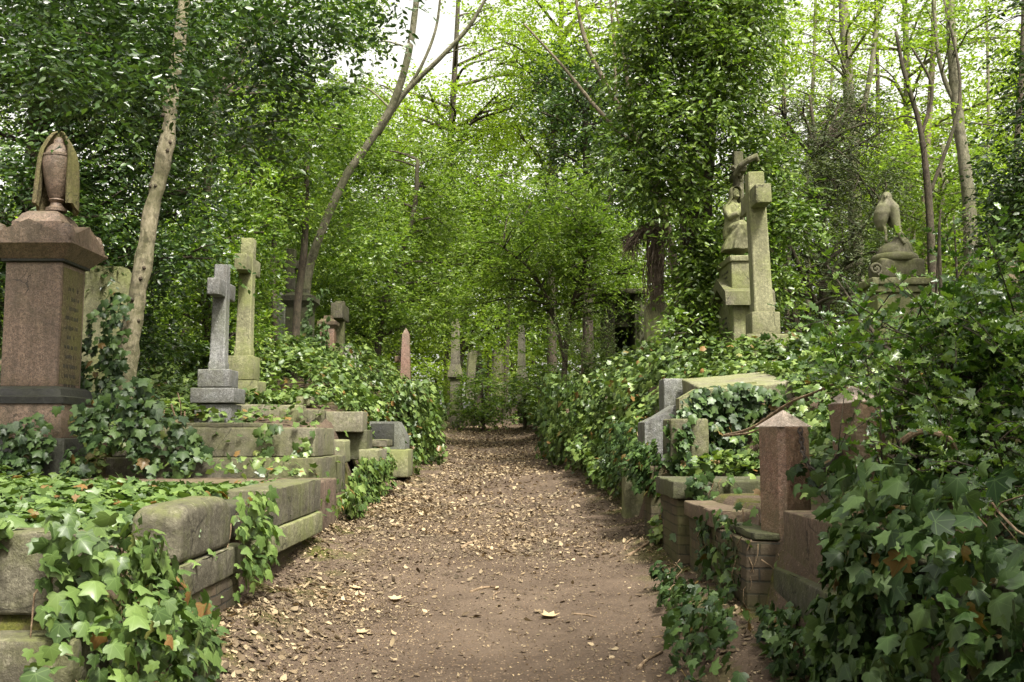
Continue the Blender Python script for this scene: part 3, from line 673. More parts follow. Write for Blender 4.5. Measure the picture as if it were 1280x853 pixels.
# ------------------------------------------------------------------ right side walls
t = thing('kerb_wall', 'low grave wall with a flat kerb slab on mossy brick, left of the front pink post', 'kerb wall', (1.9, 8.5, .5))
MB().rbox((1.28, 8.0, 1.105), (2.75, 8.95, 1.25), .015, .1, nz=.007, chip=.015).build('kerb_slab', M['lime_dark'], t)
MB().rbox((1.33, 8.05, .3), (2.7, 9.0, 1.10), .012, .09, nz=.01).build('brickwork', M['brick'], t)
t = thing('kerb_wall', 'lower grave wall with reddish slab and stained brick at the foot of the pink post', 'kerb wall', (1.8, 7.3, .4))
MB().rbox((1.36, 6.8, .985), (1.95, 7.95, 1.10), .014, .1, nz=.007, chip=.015).build('kerb_slab', M['red_stone'], t)
MB().rbox((1.40, 6.05, .2), (1.95, 7.98, .98), .012, .09, nz=.01).build('brickwork', M['brick'], t)
MB().rbox((1.44, 6.05, .985), (1.60, 6.78, 1.03), .012, .09, nz=.012, chip=.02).build('mortar_bed', M['lime_dark'], t)
t = thing('kerb_wall', 'pink granite kerb slab on a pale course in front of the pink post, ivy closing in', 'kerb wall', (2.0, 5.6, .3))
MB().rbox((1.60, 4.9, .845), (2.5, 5.95, 1.17), .012, .1, nz=.004).build('kerb_slab', M['red_stone'], t)
MB().rbox((1.54, 4.6, .60), (2.5, 5.98, .84), .014, .1, nz=.006, chip=.015).build('plinth_course', M['lime_dark'], t)
MB().rbox((1.58, 2.0, .0), (2.5, 5.9, .595), .014, .1, nz=.008).build('brickwork', M['brick'], t)
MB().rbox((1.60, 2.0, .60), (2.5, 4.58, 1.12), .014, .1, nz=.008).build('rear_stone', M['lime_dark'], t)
o = MB().rbox((1.28, 9.3, .4), (1.56, 9.75, 1.33), .015, .08, nz=.012).build('brick_pier', M['brick'], loc=(1.4, 9.5, .4)); tag(o, 'mossy brick pier at the right path edge under trailing ivy', 'pier')
o = MB().rbox((1.22, 10.9, .5), (1.50, 11.2, 1.34), .02, .08, nz=.012).build('stone_upright', M['lime_green'], loc=(1.35, 11, .5)); tag(o, 'upright mossy stone slab left of the brick pier on the right path edge', 'stone slab')

def post(lab, px, py, D, w, base, lean=(0, 0), rot=.45, top=.10):
    q = P(px, py, D); t = thing('granite_post', lab, 'post', (q.x, D, base)); h = q.z - base
    MR = Matrix.Translation((q.x, D, base)) @ Matrix.Rotation(lean[0], 4, 'Y') @ Matrix.Rotation(lean[1], 4, 'X') @ Matrix.Rotation(rot, 4, 'Z')
    b = .035
    def ring(s, z): return [Vector(v) for v in ((s, s - b, z), (s - b, s, z), (-s + b, s, z), (-s, s - b, z), (-s, -s + b, z), (-s + b, -s, z), (s - b, -s, z), (s, -s + b, z))]
    MB().loft([ring(w, -.2), ring(w, h - top - .012), ring(w * .985, h - top)], M=MR).build('shaft', M['pink_post'], t, ang=20)
    def r2(s, z): return [Vector(v) for v in ((s, s, z), (-s, s, z), (-s, -s, z), (s, -s, z))]
    MB().loft([r2(w * 1.0, h - top - .004), r2(w * .02, h)], M=MR).build('pyramid_cap', M['pink_cap'], t, ang=10)
    return MR, h
M['pink_cap'] = stone_mat('lit_pink_cap', (.46, .36, .30), (.55, .44, .375), speck=((.28, .2, .16), (.62, .54, .48), 190), moss=.1, streak=.15, rough=.6, spots=.1)  # skylight on the caps put into the colour, paler than the shaft
post('pink granite post with a pale pyramid cap in front, chain hooked to its side', 979, 513, 6.2, .122, .75, (0, 0), .42)
post('darker pink granite post leaning left, half buried in holly', 1084, 482, 5.9, .12, .9, (math.radians(-6), math.radians(2)), .55, .09)
# chain between the posts
cp = curve([P(1000, 536, 6.08), P(1006, 572, 5.95), P(1020, 590, 5.9), P(1040, 580, 5.85), P(1058, 552, 5.85)], 14)
ch = MB(); seg = np.linalg.norm(np.diff(cp, axis=0), axis=1); cum = np.concatenate([[0], np.cumsum(seg)]); nl = int(cum[-1] / .036)
for i in range(nl):
    s = (i + .5) * .036; p = Vector([np.interp(s, cum, cp[:, k]) for k in range(3)]); p2 = Vector([np.interp(s + .01, cum, cp[:, k]) for k in range(3)])
    d = (p2 - p).normalized(); a = d.orthogonal().normalized(); b = d.cross(a); u = a if i % 2 else b
    ring = [p + d * (.026 * math.cos(2 * PI * k / 12)) + u * (.014 * math.sin(2 * PI * k / 12)) for k in range(13)]
    ch.tube(ring, .0055, 6, caps=False)
o = ch.build('chain', M['iron'], loc=tuple(cp[0])); tag(o, 'rusty iron chain sagging between the two pink granite posts', 'chain')

# tilted stones in the right ivy bank
t = thing('grave_kerb', 'grey sloping kerb stones stepping up the right ivy bank to a pale ledger', 'grave kerb', P(838, 540, 9.8))
a0 = P(806, 545, 10); 
MB().prism([(P(805, 528, 10).x, P(805, 545, 10).z - .3), (P(845, 528, 10).x, P(845, 545, 10).z - .3), (P(845, 506, 10).x, P(845, 506, 10).z), (P(822, 521, 10).x, P(822, 520, 10).z), (P(805, 530, 10).x, P(805, 528, 10).z)], 9.95, 10.5).build('coping_stone', M['grey_granite'], t)
b0, b1 = P(828, 506, 10.9), P(853, 474, 10.9)
MB().rbox((b0.x, 10.8, b0.z - .4), (b1.x, 11.15, b1.z), .015, .1, nz=.005).build('upright_stone', M['grey_granite'], t)
b0, b1 = P(846, 520, 9.9), P(866, 487, 9.9)
MB().prism([(b0.x, b0.z - .3), (b1.x + .6, b0.z - .3), (b1.x + .6, P(0, 478, 9.9).z), (b1.x, b1.z), (b0.x, P(0, 499, 9.9).z)], 9.75, 9.95).build('side_stone', M['lime_green'], t)
b0 = P(832, 545, 9.5)
MB().rbox((b0.x, 9.2, b0.z - .2), (b0.x + .35, 9.7, P(0, 524, 9.5).z), .02, .1, nz=.01).build('foot_stone', M['lime'], t)
q = P(918, 478, 10.2)
MR = Matrix.Translation(q) @ Matrix.Rotation(math.radians(-5), 4, 'Y') @ Matrix.Rotation(math.radians(9), 4, 'X')
o = MB().rbox((-.44, -.55, -.22), (.44, .55, .02), .02, .08, nz=.012, chip=.02, M=MR).build('ledger_slab', M['lime_pale'], loc=q); tag(o, 'broken pale ledger slab tilted on the right bank with ivy hanging over its front', 'grave slab')
o = MB().rbox(P(1008, 470, 11.5) - Vector((.2, 0, .25)), P(1040, 462, 11.5) + Vector((.1, .5, 0)), .02, .08, nz=.012).build('ledger_slab', M['lime_pale'], loc=P(1020, 470, 11.5)); tag(o, 'small flat pale slab showing through the ivy right of the tilted ledger', 'grave slab')

# big cross on the right
cross('stone_cross', 'tall pale algae streaked limestone cross leaning slightly left on the right bank', 14.0, ((953, 393), (942, 217)), (251, .46, .135), .118, 'lime_green', ((.20, .20, 392, 420), (.29, .29, 420, 450)), lean=math.radians(-2.0), taper=1.1)

# obelisk at the far right
t = thing('obelisk', 'reddish obelisk at the right edge among holly', 'obelisk', P(1268, 400, 10.5)); q = P(1268, 420, 10.5); qt = P(1268, 332, 10.5).z
MB().sq([(.085, .085, q.z - .5), (.05, .05, qt), (.005, .005, qt + .05)], (q.x, 10.5, 0)).build('shaft', M['red_stone'], t)
MB().rbox((q.x - .16, 10.34, q.z - 1.2), (q.x + .16, 10.66, q.z - .1), .02, .2).build('base', M['red_stone'], t)

# ------------------------------------------------------------------ carved figures
def remesh(mb, name, mat, parent, vox=.014, it=3):
    me = bpy.data.meshes.new('tmp'); me.from_pydata([tuple(p) for p in mb.v], [], mb.f); me.update()
    bm = bmesh.new(); bm.from_mesh(me); bmesh.ops.recalc_face_normals(bm, faces=bm.faces); bm.to_mesh(me); bm.free()
    o = bpy.data.objects.new('tmp', me); COL.objects.link(o)
    r = o.modifiers.new('r', 'REMESH'); r.mode = 'VOXEL'; r.voxel_size = vox
    s = o.modifiers.new('s', 'SMOOTH'); s.iterations = it; s.factor = .5
    dg = bpy.context.evaluated_depsgraph_get(); m2 = bpy.data.meshes.new_from_object(o.evaluated_get(dg))
    bpy.data.objects.remove(o); off = world_off(parent)
    m2.transform(Matrix.Translation(-off)); smooth(m2, 60); m2.name = name; m2.materials.clear()
    return link(name, m2, mat, parent)
def ell(mb, c, r, M_=None, n=14):
    c = Vector(c); rings = []
    for i in range(1, n):
        th = PI * i / n
        rings.append([c + Vector((r[0] * math.sin(th) * math.cos(2 * PI * j / 18), r[1] * math.sin(th) * math.sin(2 * PI * j / 18), -r[2] * math.cos(th))) for j in range(18)])
    mb.loft(rings, M=M_)
def statue():
    D = 15.9; t0 = 'seated woman'
    q = lambda px, py, dy=0: P(px, py, D) + Vector((0, dy, 0))
    x0, x1 = P(917, 420, 15.5).x, P(958, 420, 15.5).x; zb = P(0, 425, 15.5).z; zc = P(0, 367, 15.5).z; zt = P(0, 317, 15.5).z
    t = thing('pedestal_monument', 'tall gabled limestone pedestal behind the leaning cross, carrying the seated figure', 'monument', ((x0 + x1) / 2, 16, zb))
    MB().rbox((x0, 15.5, zb - .6), (x1, 16.6, zc), .02, .14, nz=.006).build('base_block', M['lime_green'], t)
    gz = zc + .02
    MB().prism([(15.36, zc - .20), (15.36, zc - .13), (15.40, zc + .02), (16.05, zc + .32), (16.70, zc + .02), (16.74, zc - .13), (16.74, zc - .20), (16.05, zc + .14)], x0 - .14, x1 + .12, 'x').build('gable_cornice', M['lime'], t)
    MB().rbox((x0 + .0, 15.56, zc + .005), (x1 - .05, 16.5, zt - .10), .02, .14, nz=.005).build('upper_die', M['lime_green'], t)
    MB().rbox((x0 - .03, 15.53, zt - .12), (x1 - .03, 16.53, zt - .02), .02, .14, nz=.005).build('top_moulding', M['lime_green'], t)
    k = MB(); 
    for (u0, u1, a, b) in marks(4, .7, .085, .045, 5): k.rbox((x0 - .004, 16.03 + u0, zt - .24 + a), (x0 + .002, 16.03 + u1, zt - .24 + b), .001, .3, nz=0)
    k.build('inscription', M['letter'], t)
    k = MB(); k.prism([(16.05 + .36 * math.cos(q_), zc - .42 + .36 * math.sin(q_)) for q_ in np.linspace(0, PI, 13)] + [(15.69, zb), (16.41, zb)], x0 - .012, x0 + .003, 'x'); k.build('arched_panel', M['lime_green'], t)
    k = MB()
    for (u0, u1, a, b) in marks(8, .6, .085, .045, 8): k.rbox((x0 - .016, 16.05 + u0, zc - .34 + a), (x0 - .010, 16.05 + u1, zc - .34 + b), .001, .3, nz=0)
    k.build('inscription', M['letter'], t)
    # small carved cross she holds
    s = thing('statue', 'stone statue of a seated hooded woman clasping a rustic cross', 'statue', (P(917, 314, D).x, D, P(917, 314, D).z))
    cx = P(927, 290, D).x; zc0, zc1 = P(0, 314, D).z, P(0, 187, D).z
    k = MB(); k.rbox((cx - .075, D + .08, zc0 - .02), (cx + .075, D + .23, zc1), .015, .12, nz=.006)
    za = P(0, 214, D).z; k.rbox((cx - .06, D - .22, za - .06), (cx + .06, D + .55, za + .06), .02, .1, nz=.006)
    k.build('carved_cross', M['lime'], s)
    w = MB(); rr = random.Random(4)      # flower garland and fold of cloth on the arm
    for i in range(26):
        a = i / 25; p = q(913 + 14 * a + rr.uniform(-1.2, 1.2), 213 + 16 * a ** 1.5 + rr.uniform(-3, 3), -.16 + .1 * rr.random())
        ell(w, p, [rr.uniform(.016, .03)] * 3, n=6)
    w.tube([q(916, 222, -.10), q(922, 212, -.24), q(930, 207, -.32), q(939, 203, -.34), q(942, 209, -.32)], [.03, .05, .055, .06, .03], 8)
    remesh(w, 'garland', M['lime'], s, .010, 1)
    b = MB()
    hx = P(917.5, 243, D)
    def ring(px, py, rx, ry, dy=0, fold=0, n=26, ph=0):
        c = q(px, py, dy)
        return [c + Vector(((rx * (1 + fold * math.sin(7 * 2 * PI * j / n + ph))) * math.cos(2 * PI * j / n), (ry * (1 + fold * math.sin(7 * 2 * PI * j / n + ph))) * math.sin(2 * PI * j / n), 0)) for j in range(n)]
    # trunk: seat -> waist -> chest -> shoulders -> neck
    b.loft([ring(917, 300, .17, .17), ring(916, 290, .165, .16), ring(915.5, 280, .135, .12), ring(915, 274, .12, .10), ring(915, 267, .145, .115), ring(915.5, 261, .165, .11), ring(916, 257, .15, .095), ring(916.5, 254, .07, .06), ring(917, 250, .05, .05)])
    # thighs and draped skirt falling from the knees
    b.tube([q(914, 290, 0), q(918, 289, -.18), q(924, 287, -.32)], [.13, .115, .095], 12)
    b.tube([q(919, 291, .02), q(925, 291, -.16), q(930, 290, -.28)], [.12, .11, .09], 12)
    b.loft([ring(924, 286, .10, .10, -.30, .06), ring(923, 293, .145, .13, -.26, .09), ring(920, 302, .19, .2, -.18, .16, ph=1), ring(918.5, 310, .215, .24, -.14, .18, ph=1.4), ring(918, 316, .225, .26, -.12, .17, ph=1.6)])
    # arms round the cross
    b.tube([q(910, 258, -.02), q(908, 267, -.07), q(910, 274, -.16), q(917, 271, -.2), q(923, 264, -.16), q(926, 258, -.06)], [.062, .068, .062, .055, .045, .035], 10)
    b.tube([q(922, 258, .03), q(926, 266, 0), q(929, 270, -.02), q(930, 264, .04)], [.06, .055, .045, .035], 10)
    ell(b, q(926.5, 257, -.05), (.04, .035, .05), n=8)
    body = remesh(b, 'robed_body', M['lime_green'], s, .010, 1)
    h = MB(); ell(h, q(918.5, 243.5, -.03), (.068, .08, .098)); h.tube([q(917, 252, 0), q(918, 247, -.02)], [.045, .045], 10)
    f = Vector((.35, -.9, .15)).normalized(); c = q(918.5, 243.5, -.03); sd = Vector((.93, .36, 0)); up = Vector((-.05, .13, .99))
    h.loft([[c + f * .068 + up * .02 + sd * .006 * math.cos(a) + f * .006 * math.sin(a) for a in np.linspace(0, 6.28, 8)[:-1]], [c + f * .095 - up * .022 + sd * .014 * math.cos(a) + up * .01 * math.sin(a) for a in np.linspace(0, 6.28, 8)[:-1]]])   # nose
    ell(h, c + f * .066 - up * .062, (.03, .03, .024), n=8)      # chin
    ell(h, c + f * .074 - up * .038, (.02, .012, .008), n=6)      # mouth
    for sg in (-1, 1): ell(h, c + f * .068 + sd * .03 * sg + up * .022, (.014, .012, .008), n=6)
    remesh(h, 'head', M['lime_green'], body, .008, 1)
    v = MB(); n = 22; rings = []
    for (zz, r0, back, op) in ((.125, .03, .0, 0), (.11, .075, .0, 40), (.06, .105, .01, 62), (0, .108, .02, 66), (-.07, .105, .03, 62), (-.13, .125, .05, 70), (-.19, .155, .06, 80)):
        ro, ri = [], []
        for j in range(n + 1):
            a0 = math.atan2(f.y, f.x); a = a0 + math.radians(op) + (2 * PI - 2 * math.radians(op)) * j / n
            for lst, rr_ in ((ro, r0), (ri, r0 - .022)): lst.append(c + Vector((rr_ * math.cos(a), rr_ * math.sin(a) * 1.1 + back * .4, zz)))
        rings.append(ro + ri[::-1])
    v.loft(rings); v.build('hood', M['lime_green'], body, ang=60)
statue()
def bird():
    D = 15.0; q = lambda px, py, dy=0: P(px, py, D) + Vector((0, dy, 0)); cx = P(1107, 340, D).x
    z = lambda py: P(0, py, D).z
    t = thing('scroll_pedestal', 'mossy scrolled stone pedestal rising out of the holly bush', 'monument', (cx, D, z(400)))
    xa, xb = P(1078, 356, D).x, P(1151, 356, D).x
    MB().rbox((xa, D - .42, z(361)), (xb, D + .42, z(352)), .02, .12, nz=.008, chip=.02).build('slab', M['lime_green'], t)
    MB().rbox((xa + .06, D - .38, z(370)), (xb - .1, D + .38, z(361) - .002), .02, .12, nz=.008).build('moulding', M['lime_green'], t)
    MB().rbox((xa + .1, D - .34, z(440)), (xb - .14, D + .34, z(370) - .002), .03, .15, nz=.01).build('shaft', M['lime_green'], t)
    c = (P(1107, 0, D).x, D)
    MB().rbox((P(1080, 0, D).x, D - .30, z(352) + .001), (P(1134, 0, D).x, D + .3, z(327)), .05, .08, nz=.02).build('scroll_block', M['lime'], t)
    k = MB(); cc = Vector((P(1085, 340, D).x, D - .31, z(341)))
    k.tube([cc + Vector((.10 * (1 - .72 * a) * math.cos(-1.2 + a * 9), -.01, .10 * (1 - .72 * a) * math.sin(-1.2 + a * 9))) for a in np.linspace(0, 1, 34)], .024, 8); ell(k, cc, (.03, .03, .03), n=6)
    k.build('scroll', M['lime'], t, ang=60)
    MB().lathe([(.0, z(329)), (.33, z(329)), (.345, z(327)), (.345, z(323)), (.32, z(320)), (.30, z(319))], (c[0] - .01, D, 0), 26).build('drum', M['lime'], t)
    k = MB(); ell(k, (c[0] - .0, D, z(320)), (.28, .26, .22), n=12); ell(k, (c[0] + .06, D - .05, z(312)), (.16, .18, .2), n=10); ell(k, (c[0] - .12, D, z(315)), (.14, .16, .12), n=10); ell(k, (c[0] + .15, D, z(312)), (.09, .12, .18), n=8)
    remesh(k, 'rock', M['lime'], t, .025, 2)
    b = thing('bird_statue', 'weathered stone bird with folded wings perched on a rock', 'statue', q(1106, 303))
    k = MB()
    def ring(px, py, rx, ry, n=20): 
        p = q(px, py); return [p + Vector((rx * math.cos(2 * PI * j / n), ry * math.sin(2 * PI * j / n), 0)) for j in range(n)]
    k.loft([ring(1101.5, 289, .03, .04), ring(1101, 285, .065, .09), ring(1101, 277, .095, .13), ring(1102.5, 267, .12, .15), ring(1105, 258, .115, .135), ring(1107.5, 251, .085, .10), ring(1108.2, 247, .078, .095), ring(1108.2, 243.5, .066, .085), ring(1108, 240.5, .03, .045)])
    k.tube([q(1106, 246, -.05), q(1103, 247, -.11), q(1102.5, 250.5, -.13)], [.035, .024, .01], 8)      # hooked beak
    k.tube([q(1110, 252, -.05), q(1114.5, 261, -.09), q(1116, 274, -.10), q(1117.5, 288, -.14), q(1120, 299, -.2), q(1123, 309, -.25)], [.05, .078, .072, .052, .038, .018], 14)   # folded wing and tail
    k.tube([q(1112, 254, .08), q(1114, 270, .1), q(1116, 284, .02)], [.06, .08, .03], 10)
    for dx, dy in ((0, -.06), (4.5, .06)): k.tube([q(1104 + dx, 286, dy), q(1105 + dx, 294, dy - .02), q(1104.5 + dx, 303, dy - .03)], [.034, .018, .022], 8)
    remesh(k, 'body', M['lime_pale'], b, .011, 1)
bird()
# ------------------------------------------------------------------ trees and shrubs
def fill(px0, py0, px1, py1, D0, D1, n, r0, r1, seed, ok=None):
    rr = random.Random(seed); out = []; tries = 0
    while len(out) < n and tries < 4000:
        tries += 1
        x, y = rr.uniform(px0, px1), rr.uniform(py0, py1)
        if ok and not ok(x, y): continue
        r = rr.uniform(r0, r1)
        if any((x - a[0]) ** 2 + (y - a[1]) ** 2 < (.62 * r) ** 2 for a in out[-40:]) and tries < 1500: continue
        out.append((x, y, rr.uniform(D0, D1), r))
    return out
def tree(name, lab, cat, trunks, clumps, leaf, bark, size, T=KITE, lai=2.2, K=7, group=None, upb=.9, jit=.6, droop=.25, cull=-.35, limbs=True, limb_r=.35, twig_r=0, sq=.8, nz=.15, nside=9, crown='crown', branch_bark=None, maxlimb=5.0, flat=.35, shell=.5, leafparent=None, sub=3, lfac=4.0):
    tr = []
    for tk in trunks:
        pts = [np.array([*P(a, b, D), r]) for a, b, D, r in tk]; tr.append(pts)
    base = tr[0][0]; gz = h1(base[0], base[1])
    t = thing(name, lab, cat, (base[0], base[1], gz), group)
    mb = MB(); paths = []
    for i, pts in enumerate(tr):
        if i == 0 or pts[0][2] < gz + .5:
            z0 = h1(pts[0][0], pts[0][1])
            if pts[0][2] > z0: pts = [np.array([pts[0][0], pts[0][1], z0 - .15, pts[0][3] * 1.25])] + pts
        c = curve(pts, 7); paths.append(c)
        mb.tube(c[:, :3], np.maximum(c[:, 3], .006), nside, nz)
    allp = np.concatenate(paths); L = []; rr = random.Random(len(lab)); tw = MB()
    for (px, py, D, r, *rest) in clumps:
        c = np.array(P(px, py, D)); rad = r * D / F; sz_ = rest[0] if rest else sq
        rv = (rad, rad * 1.0, rad * sz_)
        pix = size * F / D; n = int(lai * PI * r * r * sz_ / (pix * pix * .36)) + 10
        p, a, nn, s, (o, e) = sprays(c, rv, n, size, K=K, droop=droop, upb=upb, jit=jit, cull=cull, flat=flat, shell=shell, L=size * lfac)
        L.append((p, a, nn, s))
        if limbs:
            d = np.linalg.norm(allp[:, :3] - c, axis=1) + 1.5 * np.maximum(0, allp[:, 2] - c[2] + .2)
            k = int(np.argmin(d)); s0 = allp[k]
            if np.linalg.norm(s0[:3] - c) > maxlimb: continue
            r0 = min(s0[3] * .6, .02 + .018 * np.linalg.norm(s0[:3] - c)) * limb_r / .35
            mid = (s0[:3] + c) / 2 + np.array([rr.uniform(-.1, .1), rr.uniform(-.1, .1), .08]) * np.linalg.norm(s0[:3] - c)
            cv = curve([np.array([*s0[:3], r0]), np.array([*mid, r0 * .7]), np.array([*c, r0 * .35])], 5)
            tw.tube(cv[:, :3], np.maximum(cv[:, 3], .004), 5)
            for q in range(sub):
                k = rr.randrange(len(e)); m2 = (c + e[k]) / 2 + np.array([0, 0, rad * .1])
                st = cv[-1 - rr.randrange(4), :3]
                tw.tube([st, m2, e[k]], [max(.004, r0 * .3), max(.003, r0 * .2), .003], 4)
        if twig_r:
            for k in range(0, len(o), twig_r): tw.tube([o[k], (o[k] + e[k]) / 2 + np.array([0, 0, .02]), e[k]], [.005, .004, .002], 3)
    tk = mb.build('trunk', M[bark], t, ang=0)
    if tw.v: tw.build('branches', M[branch_bark or bark], tk, ang=0)
    p, a, nn, s = cat_leaves(L)
    leaf_mesh(crown, p, a, nn, s, T, M[leaf], t)
    return t, paths
def patch_ivy(name, lab, pos, nrm, size, mat, T=IVY, uv=False, hang=.6, jit=.45, upb=.35, group=None, cat='ivy', stems=None, kind=None, leafstem=False):
    n = unit(nrm + rnd(len(pos)) * jit + UP * upb)
    down = -UP + rnd(len(pos)) * (1.1 - hang); ax = unit(down - n * (down * n).sum(-1, keepdims=True))
    base = tuple(pos[np.argmin(pos[:, 2])])
    if kind == 'stuff':
        o = leaf_mesh(name, pos, ax, n, size, T, M[mat], uv=uv, loc=(0, 0, 0)); o['kind'] = 'stuff'; return o
    t = thing(name, lab, cat, base, group)
    leaf_mesh('leaves', pos, ax, n, size, T, M[mat], t, uv=uv)
    if stems:
        sb = MB()
        for pts, r in stems: sb.tube(pts, r, 5)
        sb.build('stems', M['stem'], t, ang=0)
    return t
def ground_ivy(name, x0, x1, y0, y1, dens, size, mat, mask, T=IVY_FAR, thick=.16, uv=False, hum=.14, seed=0):
    n = int(dens * (x1 - x0) * (y1 - y0) * 4)
    x = R.uniform(x0, x1, n); y = R.uniform(y0, y1, n); e = .04; h = H(x, y)
    gx = (H(x + e, y) - h) / e; gy = (H(x, y + e) - h) / e
    area = np.minimum(np.sqrt(1 + gx * gx + gy * gy), 7)
    q = np.stack([x, y, 0 * x], -1)
    k = (R.uniform(0, 4, n) < np.minimum(area, 4)) & (R.uniform(0, 1, n) < mask(x, y, q))
    x, y, h, gx, gy = x[k], y[k], h[k], gx[k], gy[k]
    nr = unit(np.stack([-gx, -gy, np.ones_like(gx)], -1)); nr = unit(nr * np.array([1, 1, 1]))
    p = np.stack([x, y, h], -1)
    bump = hum * np.clip(.5 + .8 * N3(p, 2.2) + .4 * N3(p, 5.5), 0, 2)
    p = p + nr * (bump + thick * R.uniform(0, 1, len(x)) ** .7)[:, None]
    return patch_ivy(name, None, p, nr, size * R.uniform(.55, 1.25, len(x)), mat, T, uv, hang=.35, jit=.65, upb=.3, kind='stuff')

NOB = [(-4.0, -1.72, 3.98, 4.5), (-2.06, -1.74, 4.9, 7.3), (-2.1, -1.7, 7.25, 9.3), (-4.4, -1.8, 9.36, 10.5), (-4.3, -2.0, 10.6, 12.1), (-3.7, -1.9, 12.7, 13.6), (-2.4, -1.7, 12.3, 14.4), (-2.2, -1.5, 14.9, 15.7), (-5.6, -4.5, 10.2, 11.4),
       (1.26, 2.4, 8.0, 8.9), (1.34, 1.97, 6.8, 7.98), (1.5, 2.5, 2.0, 6.0), (1.26, 1.6, 9.3, 9.8), (1.2, 1.5, 10.9, 11.2), (1.3, 1.9, 9.2, 10.5), (1.8, 2.75, 9.5, 10.8), (1.6, 1.9, 10.8, 11.15)]
def clear(x, y, allow=.1):
    f = np.ones_like(x)
    for a, b, c, d in NOB: f = np.where((x > a) & (x < b) & (y > c) & (y < d), allow, f)
    return f
# ivy over the ground of both banks (nobody could count these leaves)
def mL(x, y, q):
    d = xl(y) - x
    return np.clip((d - .05 + .12 * N3(q, 3)) * 6, 0, 1) * clear(x, y, .06) * np.clip(.75 + .6 * N3(q, 1.2) + (y > 14) * .3, 0, 1) * np.where((y < 14.5) & (d < .22), .05, 1)
ground_ivy('ivy_ground_cover', -4.6, -1.6, 4.2, 9.4, 720, .076, 'ivy_near', mL, IVY, .13, True, .05)
ground_ivy('ivy_ground_cover', -8, -1.6, 9.4, 15, 480, .088, 'ivy', mL, IVY_FAR, .16, False, .12)
ground_ivy('ivy_ground_cover', -9.5, -1.5, 15, 30, 400, .095, 'ivy', mL, IVY_FAR, .22, False, .30)
def mR(x, y, q):
    d = x - xr(y)
    return np.clip((d - .08 + .16 * N3(q, 3)) * 6, 0, 1) * clear(x, y, .05) * np.clip(.8 + .5 * N3(q, 1.1) + .3 * (y > 10), 0, 1) * np.where((y < 12.0) & (d < .10), .1, 1) * np.where((y > 5.9) & (y < 8.9) & (x < 2.5), .12, 1)
ground_ivy('ivy_ground_cover', .9, 6.5, 5.6, 13, 600, .078, 'ivy', mR, IVY, .20, False, .18)
ground_ivy('ivy_ground_cover', 2.0, 6.5, 1.0, 5.6, 330, .085, 'ivy_dark', lambda x, y, q: np.clip((x - 2.1) * 4, 0, 1), IVY_FAR, .16, True, .12)
ground_ivy('ivy_ground_cover', .3, 8, 13, 20, 560, .09, 'ivy', mR, IVY_FAR, .26, False, .30)
ground_ivy('ivy_ground_cover', -.9, 9, 20, 34, 330, .11, 'ivy', mR, IVY_FAR, .3, False, .35)

def sheet_ivy(name, lab, fn, n, size, mat, T=IVY, uv=True, thick=.10, hang=.75, upb=.3, jit=.45, clumpf=2.0, cull=-.3, stems=None, group=None, mound=0):
    """fn(u, v) -> (points, normals) over the unit square"""
    u = R.uniform(0, 1, n); v = R.uniform(0, 1, n); p, nr = fn(u, v)
    nz = N3(p, clumpf * 2.2) + .35 * N3(p, clumpf * 6); k = nz > np.quantile(nz, .5 * (1 + math.erf(cull / 1.1))); p, nr = p[k], nr[k]
    if mound: p = p + nr * (mound * (np.clip(N3(p, 1.7), -1.1, 1.3) - .3))[:, None]; p[:, 2] += mound * .6 * N3(p, 1.2)
    p = p + nr * (thick * R.uniform(0, 1, len(p)) ** .8 + .05 * np.clip(N3(p, 3.5), -.3, 1))[:, None]
    return patch_ivy(name, lab, p, nr, size * (.38 + .95 * R.uniform(0, 1, len(p)) ** .8), mat, T, uv, hang, jit, upb, group, stems=stems)
def wall_fn(pts, z0, z1, out):          # hanging curtain along a ground line pts, between heights z0(u) and z1(u)
    pts = np.array(pts, float)
    def f(u, v):
        k = np.clip(u * (len(pts) - 1), 0, len(pts) - 1.0001); i = k.astype(int); fr = (k - i)[:, None]
        xy = pts[i] * (1 - fr) + pts[i + 1] * fr; d = unit(pts[i + 1] - pts[i])
        nr = np.stack([d[:, 1], -d[:, 0], np.zeros(len(u))], -1) * out
        a = np.interp(u, np.linspace(0, 1, len(z0)), z0); b = np.interp(u, np.linspace(0, 1, len(z1)), z1)
        z = a + (b - a) * v
        return np.stack([xy[:, 0], xy[:, 1], z], -1), nr
    return f
def hang_stems(f, n, seed, r=.004, off=.0):
    out = []; rr = np.random.default_rng(seed)
    for i in range(n):
        u0 = rr.uniform(.02, .98); m = 7; vv = np.linspace(rr.uniform(.6, .95), rr.uniform(0, .3), m); uu = np.clip(u0 + np.cumsum(rr.normal(0, .035, m)), 0, 1)
        p, nr = f(uu, vv); out.append((p + nr * (off + rr.uniform(-.01, .05, (m, 1))), np.linspace(1.3, .5, m) * r * rr.uniform(.5, 1.2)))
    return out
